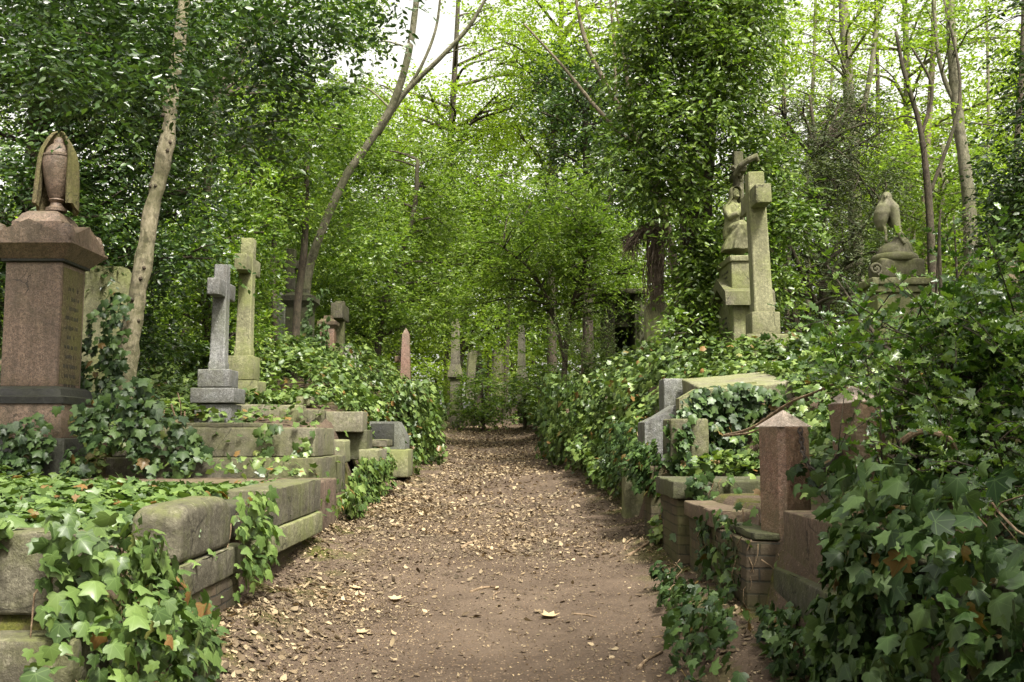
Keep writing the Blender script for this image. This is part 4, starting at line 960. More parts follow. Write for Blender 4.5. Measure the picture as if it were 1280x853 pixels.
# near left: trailing over the end of the kerb wall and hanging in the recess
f = wall_fn([(-1.95, 4.1), (-1.76, 4.3), (-1.74, 4.7), (-1.76, 5.15)], [.55, .5, .5, .6], [1.28, 1.3, 1.12, .86], 1)
sheet_ivy('ivy', 'ivy with broad pale veined leaves hanging in the recess beside the rounded block', f, 640, .074, 'ivy_near', thick=.14, jit=.6, cull=-.5, clumpf=2.6, stems=hang_stems(f, 9, 1))
f = wall_fn([(-2.9, 3.8), (-2.2, 3.75), (-1.75, 3.95), (-1.58, 4.4), (-1.62, 5.0), (-1.72, 5.5)], [.05, .05, .1, .15, .2, .3], [.62, .68, .88, .95, .76, .55], 1)
sheet_ivy('ivy', 'ivy apron sprawling over the foot of the near left wall', f, 1250, .074, 'ivy_near', thick=.18, jit=.75, upb=.4, cull=-.15, clumpf=2.4, stems=hang_stems(f, 10, 21))
f = wall_fn([(-3.6, 4.12), (-2.6, 4.12), (-2.2, 4.12)], [.98, 1.05, 1.1], [1.3, 1.28, 1.25], 1)
sheet_ivy('ivy', 'few ivy sprays drooping over the face of the nearest kerb wall', f, 300, .074, 'ivy_near', thick=.10, jit=.6, cull=.0, clumpf=3)
f = wall_fn([(-4.2, 4.2), (-3.2, 4.25), (-2.3, 4.3), (-1.85, 4.6)], [1.2, 1.18, 1.12, 1.0], [1.52, 1.42, 1.3, 1.25], 1)
sheet_ivy('ivy', 'ivy heaped on top of the nearest kerb wall at the left edge', f, 700, .076, 'ivy_near', thick=.22, jit=.7, hang=.4, upb=.5, cull=-.25, stems=hang_stems(f, 6, 2))
f = wall_fn([(-1.8, 6.3), (-1.76, 6.8), (-1.74, 7.25)], [.62, .70, .85], [1.25, 1.24, 1.24], 1)
sheet_ivy('ivy', 'ivy spilling through the gap between the rounded block and the sharp edged block', f, 210, .085, 'ivy_near', thick=.10, cull=-.5, stems=hang_stems(f, 4, 3))
f = wall_fn([(-1.80, 9.7), (-1.80, 10.6), (-1.85, 11.9), (-1.80, 12.8), (-1.72, 13.7)], [.6, .62, .72, .85, .95], [.95, 1.1, 1.35, 1.35, 1.3], 1)
sheet_ivy('ivy', 'ivy creeping up the path edge below the tiered tomb and fallen blocks', f, 1100, .088, 'ivy', thick=.16, cull=-.2)
f = wall_fn([(-2.75, 10.72), (-2.25, 10.72), (-2.1, 10.76)], [1.15, 1.2, 1.3], [1.72, 1.78, 1.7], 1)
sheet_ivy('ivy', 'small ivy spray draped over the front of the tiered tomb', f, 170, .085, 'ivy', thick=.06, cull=.0, clumpf=4)
f = wall_fn([(-4.5, 10.5), (-4.1, 10.4), (-3.7, 10.5), (-3.4, 10.75)], [1.15, 1.2, 1.2, 1.4], [1.8, 2.1, 2.3, 2.0], 1)
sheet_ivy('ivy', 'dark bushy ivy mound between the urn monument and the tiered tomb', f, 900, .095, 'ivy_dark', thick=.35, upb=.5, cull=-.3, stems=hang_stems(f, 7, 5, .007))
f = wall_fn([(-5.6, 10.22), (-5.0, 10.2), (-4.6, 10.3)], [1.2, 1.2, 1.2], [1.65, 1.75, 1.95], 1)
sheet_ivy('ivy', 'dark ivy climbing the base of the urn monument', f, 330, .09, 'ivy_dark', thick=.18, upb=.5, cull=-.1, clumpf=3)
f = wall_fn([(-2.0, 15.7), (-1.72, 16.1), (-1.85, 18), (-1.95, 20), (-2.1, 25)], [1.0, .95, 1.05, 1.2, 1.4], [2.4, 2.5, 2.55, 2.6, 2.7], 1)
sheet_ivy('ivy', 'thick rounded ivy bank swallowing the mossy post on the left of the path', f, 4400, .095, 'ivy', IVY_FAR, False, thick=.42, upb=.5, jit=.65, cull=-.6, mound=.2)
# right side
f = wall_fn([(1.05, 21.5), (1.28, 17.5), (1.42, 15), (1.5, 13), (1.5, 11.6)], [1.15, 1.0, .85, .75, .7], [2.7, 2.75, 2.65, 2.2, 1.75], 1)
sheet_ivy('ivy', 'tall dense ivy curtain falling to the path edge on the right', f, 5600, .095, 'ivy', IVY_FAR, False, thick=.42, upb=.4, jit=.65, cull=-.7, mound=.26)
f = wall_fn([(1.4, 12), (1.4, 11), (1.42, 10.2), (1.42, 9.6), (1.42, 9.25)], [1.0, 1.2, 1.25, 1.2, 1.05], [1.8, 1.72, 1.65, 1.55, 1.45], 1)
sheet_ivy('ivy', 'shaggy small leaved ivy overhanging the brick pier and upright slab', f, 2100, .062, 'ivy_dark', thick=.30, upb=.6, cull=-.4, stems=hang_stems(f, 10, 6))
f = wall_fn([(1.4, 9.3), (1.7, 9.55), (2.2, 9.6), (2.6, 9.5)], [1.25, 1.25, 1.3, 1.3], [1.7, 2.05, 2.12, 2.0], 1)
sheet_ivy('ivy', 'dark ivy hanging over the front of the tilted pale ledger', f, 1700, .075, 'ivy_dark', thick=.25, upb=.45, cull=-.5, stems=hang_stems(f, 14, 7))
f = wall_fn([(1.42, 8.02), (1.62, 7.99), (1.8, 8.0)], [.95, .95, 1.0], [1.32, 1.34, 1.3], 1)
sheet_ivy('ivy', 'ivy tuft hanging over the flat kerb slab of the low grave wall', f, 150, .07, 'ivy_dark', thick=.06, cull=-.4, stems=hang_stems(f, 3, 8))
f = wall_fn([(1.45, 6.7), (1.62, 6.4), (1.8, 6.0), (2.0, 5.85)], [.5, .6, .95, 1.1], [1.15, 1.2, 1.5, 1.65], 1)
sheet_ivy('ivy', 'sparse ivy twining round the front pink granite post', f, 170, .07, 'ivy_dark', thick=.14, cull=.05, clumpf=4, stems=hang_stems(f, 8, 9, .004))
f = wall_fn([(1.62, 2.0), (1.60, 3.0), (1.62, 3.8), (1.64, 4.2), (1.68, 4.55)], [.05, .1, .1, .25, .5], [1.25, 1.28, 1.28, 1.2, 1.05], -1)
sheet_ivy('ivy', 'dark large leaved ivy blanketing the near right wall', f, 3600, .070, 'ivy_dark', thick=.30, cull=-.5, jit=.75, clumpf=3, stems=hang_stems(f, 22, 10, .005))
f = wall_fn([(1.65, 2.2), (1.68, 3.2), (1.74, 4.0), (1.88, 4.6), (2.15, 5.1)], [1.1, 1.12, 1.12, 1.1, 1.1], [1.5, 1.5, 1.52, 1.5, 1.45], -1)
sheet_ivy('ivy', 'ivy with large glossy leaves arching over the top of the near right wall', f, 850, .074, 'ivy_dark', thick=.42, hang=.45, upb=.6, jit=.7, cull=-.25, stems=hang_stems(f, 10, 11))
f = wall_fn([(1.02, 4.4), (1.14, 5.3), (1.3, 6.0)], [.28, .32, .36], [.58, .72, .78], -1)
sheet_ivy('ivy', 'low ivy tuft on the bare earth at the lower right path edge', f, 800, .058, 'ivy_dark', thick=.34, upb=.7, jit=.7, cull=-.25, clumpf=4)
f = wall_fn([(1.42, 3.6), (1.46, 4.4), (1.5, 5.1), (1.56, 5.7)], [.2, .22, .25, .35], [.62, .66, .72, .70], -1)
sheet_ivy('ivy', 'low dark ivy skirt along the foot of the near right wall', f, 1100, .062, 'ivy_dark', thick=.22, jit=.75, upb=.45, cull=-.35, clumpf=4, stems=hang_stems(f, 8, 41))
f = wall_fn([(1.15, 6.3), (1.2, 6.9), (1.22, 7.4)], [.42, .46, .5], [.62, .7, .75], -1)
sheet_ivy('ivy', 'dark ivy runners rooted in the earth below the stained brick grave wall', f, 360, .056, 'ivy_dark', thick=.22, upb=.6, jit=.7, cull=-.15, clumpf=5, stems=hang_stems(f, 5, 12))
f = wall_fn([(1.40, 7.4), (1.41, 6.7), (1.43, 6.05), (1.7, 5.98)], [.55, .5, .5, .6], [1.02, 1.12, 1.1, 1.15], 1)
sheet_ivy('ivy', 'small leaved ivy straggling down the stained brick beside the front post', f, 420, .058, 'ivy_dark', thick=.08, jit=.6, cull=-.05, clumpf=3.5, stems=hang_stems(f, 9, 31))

# --- left trees
def off_trunk(cl): return [(a, b, (D if not (172 < a < 252 and b > -90) else 12.5), r, *q) for a, b, D, r, *q in cl]
t, pth = tree('knotty_tree', 'pale knotty leaning trunk wrapped in ivy at its foot, in front of the green headstone', 'tree',
    [[(148, 530, 11.7, .165), (160, 440, 11.7, .115), (175, 350, 11.7, .105), (192, 255, 11.7, .095), (206, 190, 11.6, .09), (216, 110, 11.5, .08), (228, 20, 11.4, .07), (236, -90, 11.3, .05)]],
    off_trunk(fill(20, -90, 320, 110, 8.2, 9.6, 26, 45, 75, 3) + fill(100, 60, 300, 190, 8.8, 9.7, 8, 34, 50, 4) + [(250, 60, 9, 60), (330, 40, 9, 60), (395, 30, 9.2, 55), (440, 60, 9.4, 40), (330, 110, 9.3, 50), (275, 140, 9.6, 45), (400, 105, 9.4, 42), (500, 15, 9.5, 38), (120, 130, 8.9, 50), (350, -10, 9, 60), (430, 5, 9.2, 45), (160, 40, 9.6, 34), (160, 130, 9.8, 28), (262, 90, 9.7, 30), (345, 160, 9.6, 36), (300, 190, 9.8, 34)]),
    'dark_leaf', 'bark_pale', .08, OVATE, lai=1.9, K=8, upb=.8, jit=.7, twig_r=4, nz=.35, nside=12, limb_r=.12, lfac=4.5, branch_bark='bark_dark', maxlimb=1.15)
kn = MB(); c = pth[0]; rr = random.Random(5)
for i in range(11):
    k = rr.randrange(6, len(c) - 12); a = rr.uniform(-2.6, -.4); r = c[k, 3]
    ell(kn, c[k, :3] + np.array([math.cos(a) * r * .93, math.sin(a) * r * .93, 0]), (.024, .024, .026), n=6)
kn.build('knots', M['bark_dark'], [o for o in t.children if o.name.startswith('trunk')][0])
def around(c, k0, k1, rad):
    def f(u, v):
        k = k0 + v * (k1 - k0); cc = np.stack([np.interp(k, np.arange(len(c)), c[:, i]) for i in range(4)], -1); a = -PI * (.45 + u * .75)
        nr = np.stack([np.cos(a), np.sin(a), 0 * a], -1); return cc[:, :3] + nr * (cc[:, 3:4] + rad), nr
    return f
sheet_ivy('ivy', 'dark ivy sleeve round the foot of the pale knotty trunk', around(pth[0], 3, 20, .04), 330, .08, 'ivy_dark', thick=.12, cull=-.3, upb=.4)
f = wall_fn([(-5.0, 11.5), (-4.7, 11.4), (-4.42, 11.45)], [1.5, 1.5, 1.5], [2.6, 3.15, 3.2], 1)
sheet_ivy('ivy', 'dark ivy climbing beside the pale knotty trunk up the green headstone', f, 420, .085, 'ivy_dark', thick=.15, cull=-.5, upb=.4)
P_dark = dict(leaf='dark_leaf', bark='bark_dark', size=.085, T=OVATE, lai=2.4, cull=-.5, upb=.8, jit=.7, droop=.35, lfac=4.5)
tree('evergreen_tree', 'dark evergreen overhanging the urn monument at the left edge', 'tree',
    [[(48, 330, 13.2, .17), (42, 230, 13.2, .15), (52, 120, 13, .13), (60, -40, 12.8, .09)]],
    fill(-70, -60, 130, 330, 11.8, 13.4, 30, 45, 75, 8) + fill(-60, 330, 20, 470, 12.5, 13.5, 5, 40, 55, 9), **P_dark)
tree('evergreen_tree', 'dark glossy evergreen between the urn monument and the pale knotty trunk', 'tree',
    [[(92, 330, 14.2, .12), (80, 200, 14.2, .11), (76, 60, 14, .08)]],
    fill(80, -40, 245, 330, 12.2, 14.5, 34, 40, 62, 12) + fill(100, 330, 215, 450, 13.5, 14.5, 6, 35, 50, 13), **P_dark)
def not_sky(x, y): return not (455 < x < 610 and y < 110)
def off_ash(cl):
    ln = [(384, 350), (398, 300), (430, 225), (462, 178), (492, 128)]
    def dist(a, b): return min(math.hypot(a - (p[0] + (q[0] - p[0]) * t_), b - (p[1] + (q[1] - p[1]) * t_)) for p, q in zip(ln, ln[1:]) for t_ in (0, .25, .5, .75, 1))
    return [(a, b, (D + 4.5 if dist(a, b) < r * .75 + 6 and D < 23.5 else D), r) for a, b, D, r in cl]
H_ = dict(leaf='holly_mid', bark='bark_dark', size=.085, T=OVATE, lai=2.4, upb=.6, jit=.8, cull=-.5)
tree('holly_tree', 'green glossy holly behind the two left crosses', 'tree',
    [[(262, 440, 17.5, .09), (255, 300, 17.5, .08), (270, 120, 17.5, .05)]],
    off_ash(fill(205, 190, 330, 450, 16.2, 18, 26, 32, 52, 21) + fill(190, -30, 445, 200, 17, 20, 26, 35, 55, 22)), **H_)
tree('holly_tree', 'green holly thicket behind the dark ivy clad pedestal', 'tree',
    [[(368, 458, 18.8, .085), (372, 380, 18.8, .075), (381, 300, 18.7, .065), (384, 190, 18.5, .045)]],
    off_ash(fill(320, 120, 470, 320, 21.5, 24, 28, 35, 55, 23)) + fill(320, 330, 470, 420, 24.5, 27, 14, 30, 45, 24) + fill(340, 190, 385, 290, 18.5, 20, 6, 26, 36, 27), maxlimb=1.3, **H_)
tree('holly_tree', 'thin dark sapling stem left of the dark ivy clad pedestal', 'tree', [[(338, 458, 18.2, .06), (344, 410, 18.2, .055), (341, 330, 18.2, .05), (352, 220, 18.2, .03)]], fill(315, 190, 375, 290, 17.8, 18.8, 8, 26, 38, 28), **H_)
tree('holly_tree', 'slender dark stemmed holly between the pink obelisk and the pedestals', 'tree',
    [[(472, 440, 26, .10), (482, 370, 26, .09), (500, 320, 26, .08), (518, 260, 26, .07), (522, 200, 26, .05)]],
    fill(440, 190, 560, 420, 25.5, 29, 26, 32, 50, 26), **{**H_, 'size': .11, 'leaf': 'mid'})
tree('ash_tree', 'leaning pale barked ash forking against the sky', 'tree',
    [[(376, 450, 22, .12), (384, 350, 22, .105), (398, 300, 21.8, .098), (430, 225, 21.6, .09), (462, 178, 21.5, .085), (492, 128, 21.3, .085), (512, 60, 21, .075), (524, -30, 20.8, .06)],
     [(472, 168, 21.5, .07), (505, 118, 21.3, .06), (548, 75, 21, .05), (585, 35, 20.8, .045), (612, -10, 20.6, .03)],
     [(505, 118, 21.3, .04), (528, 80, 21.1, .035), (545, 35, 21, .03), (552, -20, 20.9, .02)]],
    [(455, 55, 21.5, 28), (420, 100, 22, 40), (470, -30, 22, 40), (560, -30, 21, 35), (620, 10, 21, 35), (470, 105, 22, 22), (590, 60, 21, 18), (440, 10, 22, 36)],
    'bright', 'bark_grey', .10, KITE, lai=1.3, limb_r=.2, cull=-.1)
# --- trees over the end of the path
B_ = dict(bark='bark_dark', T=KITE, upb=1.1, jit=.45, K=9, lfac=5)
tree('beech_tree', 'light green beech beyond the end of the path, left half', 'tree', [[(560, 450, 44, .2), (560, 250, 44, .18), (570, 60, 44, .12), (575, -60, 44, .06)]],
    fill(480, 110, 640, 330, 38, 46, 34, 28, 46, 31, not_sky) + fill(590, 20, 700, 180, 38, 46, 14, 22, 40, 32), 'bright', size=.2, lai=1.6, **B_)
tree('beech_tree', 'yellow green beech filling the gap above the path bend', 'tree', [[(690, 450, 40, .2), (688, 250, 40, .17), (700, 60, 40, .12), (704, -60, 40, .06)]],
    fill(630, -30, 800, 110, 34, 41, 26, 25, 42, 33) + fill(640, 90, 760, 200, 35, 41, 14, 25, 40, 34), 'bright', size=.17, lai=1.5, **B_)
tree('lime_tree', 'mid green tree behind the square column at the path end', 'tree', [[(575, 455, 38, .12), (590, 330, 38, .1), (596, 220, 38, .06)]],
    fill(520, 215, 640, 410, 33, 38, 30, 25, 42, 35) + fill(540, 395, 690, 440, 28, 30.5, 14, 9, 17, 36), 'mid', size=.16, lai=2.0, **B_)
tree('hawthorn_tree', 'arching small tree with dark stems spreading over the path end', 'tree',
    [[(705, 470, 22.5, .07), (712, 400, 22.5, .06), (725, 350, 22.3, .05), (745, 290, 22, .035)], [(708, 460, 22.5, .05), (690, 390, 22.3, .04), (665, 340, 22, .035), (630, 310, 21.8, .02)]],
    fill(595, 285, 800, 390, 21, 23.5, 34, 24, 40, 36, lambda x, y: y > 250 + abs(x - 690) * .35) + fill(650, 225, 770, 300, 21, 23, 16, 24, 38, 37), 'mid', size=.09, lai=2.0, bark='bark_dark', T=OVATE, upb=1.0, jit=.5, limb_r=.5)
tree('hawthorn_tree', 'thin black trunk standing before the far monuments at the path bend', 'tree', [[(632, 500, 36, .12), (633, 440, 36, .10), (637, 380, 36, .085), (650, 300, 36, .05)]], fill(600, 250, 700, 330, 35, 37, 10, 24, 36, 39), 'mid', 'bark_dark', .11, OVATE, lai=2)
tree('yew_tree', 'very dark holly left of the big ivy column', 'tree', [[(735, 430, 25.5, .14), (735, 260, 25.5, .12), (730, 120, 25.5, .07)]],
    fill(672, 75, 800, 290, 24.3, 26.5, 30, 26, 42, 38), 'dark_leaf', 'bark_dark', .12, OVATE, lai=2.4, upb=.8)
tree('leaning_tree', 'bare leaning stems crossing in front of the dark holly', 'tree',
    [[(850, 430, 18.6, .08), (838, 300, 18.8, .075), (805, 190, 19, .06), (760, 110, 19, .05), (735, 60, 19, .045), (722, 10, 19, .035), (716, -40, 19, .03)],
     [(797, 186, 19, .05), (750, 140, 19.3, .04), (705, 85, 19.5, .03), (655, 30, 19.6, .02)], [(770, 125, 19, .035), (768, 60, 19, .03), (760, -30, 19, .02)], [(790, 170, 19, .04), (783, 90, 19, .035), (772, 20, 19, .03), (765, -40, 19, .02)]],
    [(716, 30, 19.5, 30), (740, -10, 19.5, 34), (690, 70, 19.6, 24), (770, 10, 19, 26)], 'bright', 'bark', .11, KITE, lai=.9, limb_r=.3)
# --- the ivy clad trunk
iv = []
for i in range(110):
    a = i / 109; py = 420 - 470 * a; w = 62 + 28 * math.sin(a * 5) + 22 * (a > .25) + 12 * (a > .6)
    rr = random.Random(i * 7); iv.append((880 + 12 * math.sin(a * 7) + rr.uniform(-w, w), py, 16.35 + rr.uniform(-.7, .45), rr.uniform(26, 42)))
iv = [(a, b, (17.1 if a > 872 and b > 165 else D), r) for a, b, D, r in iv if not (b > 250 and a < 850)]
t, pth = tree('ivy_clad_tree', 'huge trunk completely clothed in bright climbing ivy, behind the seated statue', 'tree',
    [[(866, 430, 17.9, .32), (872, 250, 17.8, .28), (884, 80, 17.6, .22), (890, -60, 17.5, .18)], [(886, 90, 17.5, .13), (935, 20, 17.2, .11), (975, -40, 17, .1)]],
    iv + fill(800, -40, 970, 60, 16.2, 17.6, 12, 32, 46, 41), 'ivy_tree', 'bark_dark', .10, OVATE, lai=2.9, upb=.5, jit=.7, droop=.5, cull=-.45, limb_r=.2, flat=.6)
# dead ivy roots hanging over the arched stone
rb = MB(); rr = random.Random(9)
for i in range(170):
    a = rr.random(); p0 = P(824 + rr.uniform(-10, 8), 286 + rr.uniform(-10, 14), 17 + rr.uniform(-.2, .2)); s = rr.uniform(-1, 1)
    if i < 80: pts = [p0, P(820 + s * 12, 310 + rr.uniform(0, 14), 16.9 + rr.uniform(-.15, .15)), P(818 + s * 9, 345 + rr.uniform(0, 14), 17 + rr.uniform(-.1, .1)), P(819 + s * 11, 372 + rr.uniform(0, 26), 17.1 + rr.uniform(-.1, .1))]
    else: pts = [p0, P(812 - 16 * a, 286 + 10 * rr.random(), 16.8 + s * .15), P(802 - 22 * a, 292 + 12 * rr.random() + 8 * a, 16.75 + s * .2), P(800 - 20 * a + 9 * s, 300 + 30 * rr.random(), 16.7 + s * .2)]
    pts = [Vector(p_) + Vector((rr.gauss(0, .05), rr.gauss(0, .06), rr.gauss(0, .05))) for p_ in pts]
    cv = curve(pts, 5); rb.tube(cv, np.linspace(rr.uniform(.006, .017), .003, len(cv)), 4)
rb.tube([P(820, 425, 17.5), P(823, 350, 17.4), P(825, 270, 17.3)], [.11, .10, .10], 10, .5)
o = rb.build('ivy_root', M['root'], loc=tuple(P(820, 400, 17))); tag(o, 'shaggy mass of dead brown ivy roots hanging over the arched stone', 'roots')
# --- right hand trees
tree('yew_tree', 'olive dark twiggy yew behind the leaning cross and the bird', 'tree',
    [[(1030, 430, 20.5, .13), (1030, 330, 20.5, .11), (1020, 200, 20.5, .07)], [(1030, 400, 20.5, .06), (985, 300, 20, .05), (960, 210, 19.8, .03)], [(1032, 380, 20.5, .06), (1070, 300, 20, .04), (1100, 250, 20, .03)], [(1000, 425, 20, .07), (985, 330, 20, .05), (1000, 240, 20, .03)]],
    fill(955, 215, 1110, 420, 19, 22, 40, 28, 48, 51) + fill(965, 110, 1090, 240, 19.5, 21.5, 22, 22, 40, 52, lambda x, y: y > 110 + (x - 965) * .1 and not (x < 1000 and 110 < y < 215 and (x + y) % 7 < 4)),
    'yew', 'bark_dark', .075, LANCE, lai=2.6, K=14, upb=.5, jit=.8, flat=.8, limb_r=.5, sub=6, lfac=6)
A_ = dict(bark='bark_grey', T=KITE, upb=1.1, jit=.45, limb_r=.25)
tree('ash_tree', 'tall grey ash trunk rising behind the twiggy yew', 'tree', [[(1075, 430, 30, .22), (1068, 250, 30, .20), (1060, 100, 30, .17), (1050, -60, 30, .14)], [(1066, 200, 30, .10), (1090, 80, 30, .08), (1100, -40, 30, .06)]],
    fill(990, -20, 1110, 100, 27, 31, 11, 22, 38, 53) + fill(1040, 130, 1130, 260, 27, 32, 8, 22, 36, 54), 'bright', size=.15, lai=1.1, **A_)
tree('ash_tree', 'straight ash with ivy at its foot right of the bird', 'tree', [[(1214, 320, 21, .16), (1210, 240, 21, .135), (1198, 150, 21, .12), (1190, 60, 21, .105), (1187, -60, 21, .08)], [(1198, 140, 21, .05), (1175, 80, 21, .045), (1165, -20, 21, .03)]],
    fill(1110, -30, 1230, 60, 19, 22, 8, 20, 34, 55) + [(1212, 290, 20.8, 20), (1214, 265, 20.8, 18), (1210, 310, 20.8, 24)], 'mid', size=.11, lai=1.1, **A_)
tree('ash_tree', 'slim dark forked sapling between the bird and the straight ash', 'tree', [[(1165, 330, 19, .08), (1160, 240, 19, .07), (1150, 160, 19, .05), (1130, 90, 19, .04), (1120, 40, 19, .03)], [(1152, 170, 19, .04), (1165, 110, 19, .03), (1140, 60, 19, .02)], [(1160, 250, 19, .04), (1200, 120, 19, .03), (1180, 0, 19.5, .02)]],
    fill(1100, 60, 1180, 180, 18.5, 20, 5, 18, 28, 56), 'bright', size=.11, lai=.9, **{**A_, 'bark': 'bark_dark'})
tree('beech_tree', 'sunlit bright green beech behind the bird statue', 'tree', [[(1140, 420, 36, .2), (1136, 200, 36, .16), (1130, -40, 36, .08)]],
    fill(985, -40, 1290, 260, 30, 38, 52, 26, 44, 57, lambda x, y: not (1200 < x < 1262 and 70 < y < 130)), 'bright', size=.17, lai=1.5, **A_)
tree('lime_tree', 'mid green tree filling the hollow between bird and right edge', 'tree', [[(1180, 400, 26, .13), (1176, 260, 26, .1), (1180, 180, 26, .05)]],
    fill(1110, 190, 1260, 360, 23.5, 27, 34, 26, 42, 58), 'mid', size=.12, lai=2.0, **A_)
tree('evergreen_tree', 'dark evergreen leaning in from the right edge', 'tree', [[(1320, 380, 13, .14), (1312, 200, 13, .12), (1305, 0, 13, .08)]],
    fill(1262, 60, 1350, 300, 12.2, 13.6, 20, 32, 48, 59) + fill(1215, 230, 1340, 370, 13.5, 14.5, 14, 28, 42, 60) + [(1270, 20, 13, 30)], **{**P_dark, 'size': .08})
for i, (px, D) in enumerate(((1012, 34), (1102, 40), (1160, 33), (1240, 42), (1272, 30), (985, 42), (1035, 46))):
    labs = ['thin bare pole trunk just right of the leaning cross', 'thin pale pole trunk straight above the bird', 'thin pole trunk between the bird and the forked sapling', 'thin grey pole trunk near the right edge below the sky gap', 'thin pole trunk nearest the right edge', 'thin far pole trunk seen beside the ivy column', 'thin far pole trunk between the cross and the tall grey ash']
    r_ = .085 + .02 * (i % 3)
    tree('birch_tree', labs[i], 'tree', [[(px, 440, D, r_), (px - 4, 250, D, r_ * .9), (px + 5 * (-1) ** i, 90, D, r_ * .75), (px + 9 * (-1) ** i, -60, D, r_ * .55)]],
         [(px + 8 * (-1) ** i, -10, D, 26), (px - 14, 40, D + 1, 22), (px + 16, 90, D, 18)], 'bright', size=.16, lai=.8, group='thin pole trunks behind the yew', **{**A_, 'bark': ['bark_grey', 'bark_dark', 'bark'][i % 3]})
# --- farther wood closing the view
far = [(-60, 46, 'mid', -60, 70), (80, 40, 'mid', 30, 60), (230, 44, 'mid', 0, 70), (340, 36, 'bright', 60, 55), (430, 50, 'bright', 110, 55), (500, 58, 'bright', 130, 50), (610, 62, 'mid', 270, 45), (690, 56, 'bright', 40, 50), (780, 52, 'mid', 120, 55), (870, 48, 'mid', 60, 60), (960, 54, 'bright', 90, 50), (1040, 60, 'bright', 170, 50), (1120, 52, 'mid', 150, 55), (1200, 58, 'bright', 120, 50), (1290, 48, 'bright', 60, 60), (1400, 44, 'mid', 0, 70)]
fl = ['beyond the urn monument', 'behind the green headstone', 'above the grey granite cross', 'behind the tall buff cross', 'behind the leaning pale ash', 'left of the square far column', 'over the last bush on the path', 'behind the arching hawthorn', 'behind the portal tomb', 'behind the ivy clad trunk', 'behind the leaning cross', 'behind the olive yew', 'behind the bird statue', 'behind the straight ash', 'at the right edge', 'past the right edge']
for i, ((px, D, m_, top, r0), wh) in enumerate(zip(far, fl)):
    tree('woodland_tree', f'distant {"pale" if m_ == "bright" else "deep"} green woodland tree {wh}', 'tree', [[(px, 470, D, .2), (px + 5, 250, D, .16), (px - 4, top + 40, D, .08)]],
         fill(px - 85, top, px + 85, 445, D - 3, D + 3, 26, r0 * .5, r0 * .9, 100 + i, lambda x, y: not (600 < x < 650 and 195 < y < 300) and not_sky(x, y)), m_, 'bark_dark', .26, KITE, lai=1.5, upb=.8, group='distant woodland trees', sub=1, nside=6)
def thicket():
    for m_, D0, D1, y0, y1, n, sd in (('bright', 60, 68, 300, 470, 150, 77), ('mid', 74, 84, 240, 480, 170, 78)):
        L = []
        for (px, py, D, r) in fill(-150, y0, 1430, y1, D0, D1, n, 40, 65, sd):
            c = np.array(P(px, py, D)); rad = S(r, D); p, a, n_, s_, _ = sprays(c, (rad, rad, rad), 420, .44, K=6, cull=-2); L.append((p, a, n_, s_))
        p, a, n_, s_ = cat_leaves(L); o = leaf_mesh('woodland_thicket', p, a, n_, s_, KITE, M[m_], loc=(0, 0, 0)); o['kind'] = 'stuff'
thicket()

# --- shrubs
tree('bush', 'rounded leafy bush at the very end of the path', 'bush', [[(604, 532, 31, .06), (604, 505, 31, .05), (603, 485, 31, .03)]],
    [(600, 492, 30.6, 30), (584, 508, 31, 22), (616, 503, 31, 20), (604, 484, 31.2, 18), (622, 510, 31, 14), (596, 522, 30.8, 15), (612, 522, 30.8, 14), (580, 518, 31, 12)], 'holly_mid', 'bark_dark', .11, OVATE, lai=3, upb=.6)
for i_, (px_, py_, D_, r_, m_, lab_) in enumerate(((545, 472, 33, 24, 'bright', 'low green bush at the foot of the square far column'), (656, 492, 30, 24, 'ivy_tree', 'ivy bush right of the rounded bush at the path end'), (680, 478, 28, 24, 'holly_mid', 'green bush below the thin black trunk on the right of the path end'), (640, 455, 37, 17, 'bright', 'pale leafy sapling between the far headstones'), (560, 440, 35, 15, 'bright', 'light green sapling leaning over the square far column'), (610, 452, 35, 12, 'bright', 'small bright sapling behind the rounded bush'))):
    tree('bush', lab_, 'bush', [[(px_, py_ + 30, D_, .05), (px_, py_ + 5, D_, .04), (px_, py_ - 12, D_, .02)]], fill(px_ - 18, py_ - 16, px_ + 18, py_ + 22, D_ - .4, D_ + .4, 8, r_ * .5, r_ * .8, 200 + i_), m_, 'bark_dark', .12, OVATE, lai=2.4, upb=.6, group='bushes round the end of the path')
tree('bush', 'ivy smothered stump beside the leaning far headstone', 'bush', [[(597, 480, 34.5, .2), (597, 450, 34.5, .15), (596, 435, 34.5, .1)]],
    [(596, 455, 34.5, 12), (600, 465, 34.3, 12), (592, 470, 34.3, 11)], 'ivy_dark', 'bark_dark', .13, KITE, lai=2.6)
tree('shrub', 'spiky shrub with pale upright shoots in front of the portal tomb', 'shrub', [[(728, 470, 19.5, .03), (728, 450, 19.5, .025), (727, 430, 19.5, .015)]],
    [(728, 445, 19.5, 24), (712, 455, 19.5, 18), (745, 452, 19.5, 20), (758, 462, 19.3, 14)] + [(700 + 9 * i, 425 - (i * 37 % 23), 19.5, 7, 2.2) for i in range(8)], 'shrub', 'bark', .055, OVATE, lai=2.2, K=10, upb=.3, jit=.6, droop=-.4, flat=1.6, lfac=6)
# ivy over the dark pedestal
q = P(387, 450, 19.7)
f = wall_fn([(q.x - .22, 19.7), (q.x + .08, 19.64), (q.x + .16, 20.2)], [P(0, 460, 20).z] * 3, [P(0, 420, 20).z, P(0, 372, 20).z, P(0, 350, 20).z], 1)
sheet_ivy('ivy', 'ivy hanging thickly down the right side of the dark pedestal', f, 800, .09, 'ivy_dark', IVY_FAR, False, thick=.16, cull=-.5)
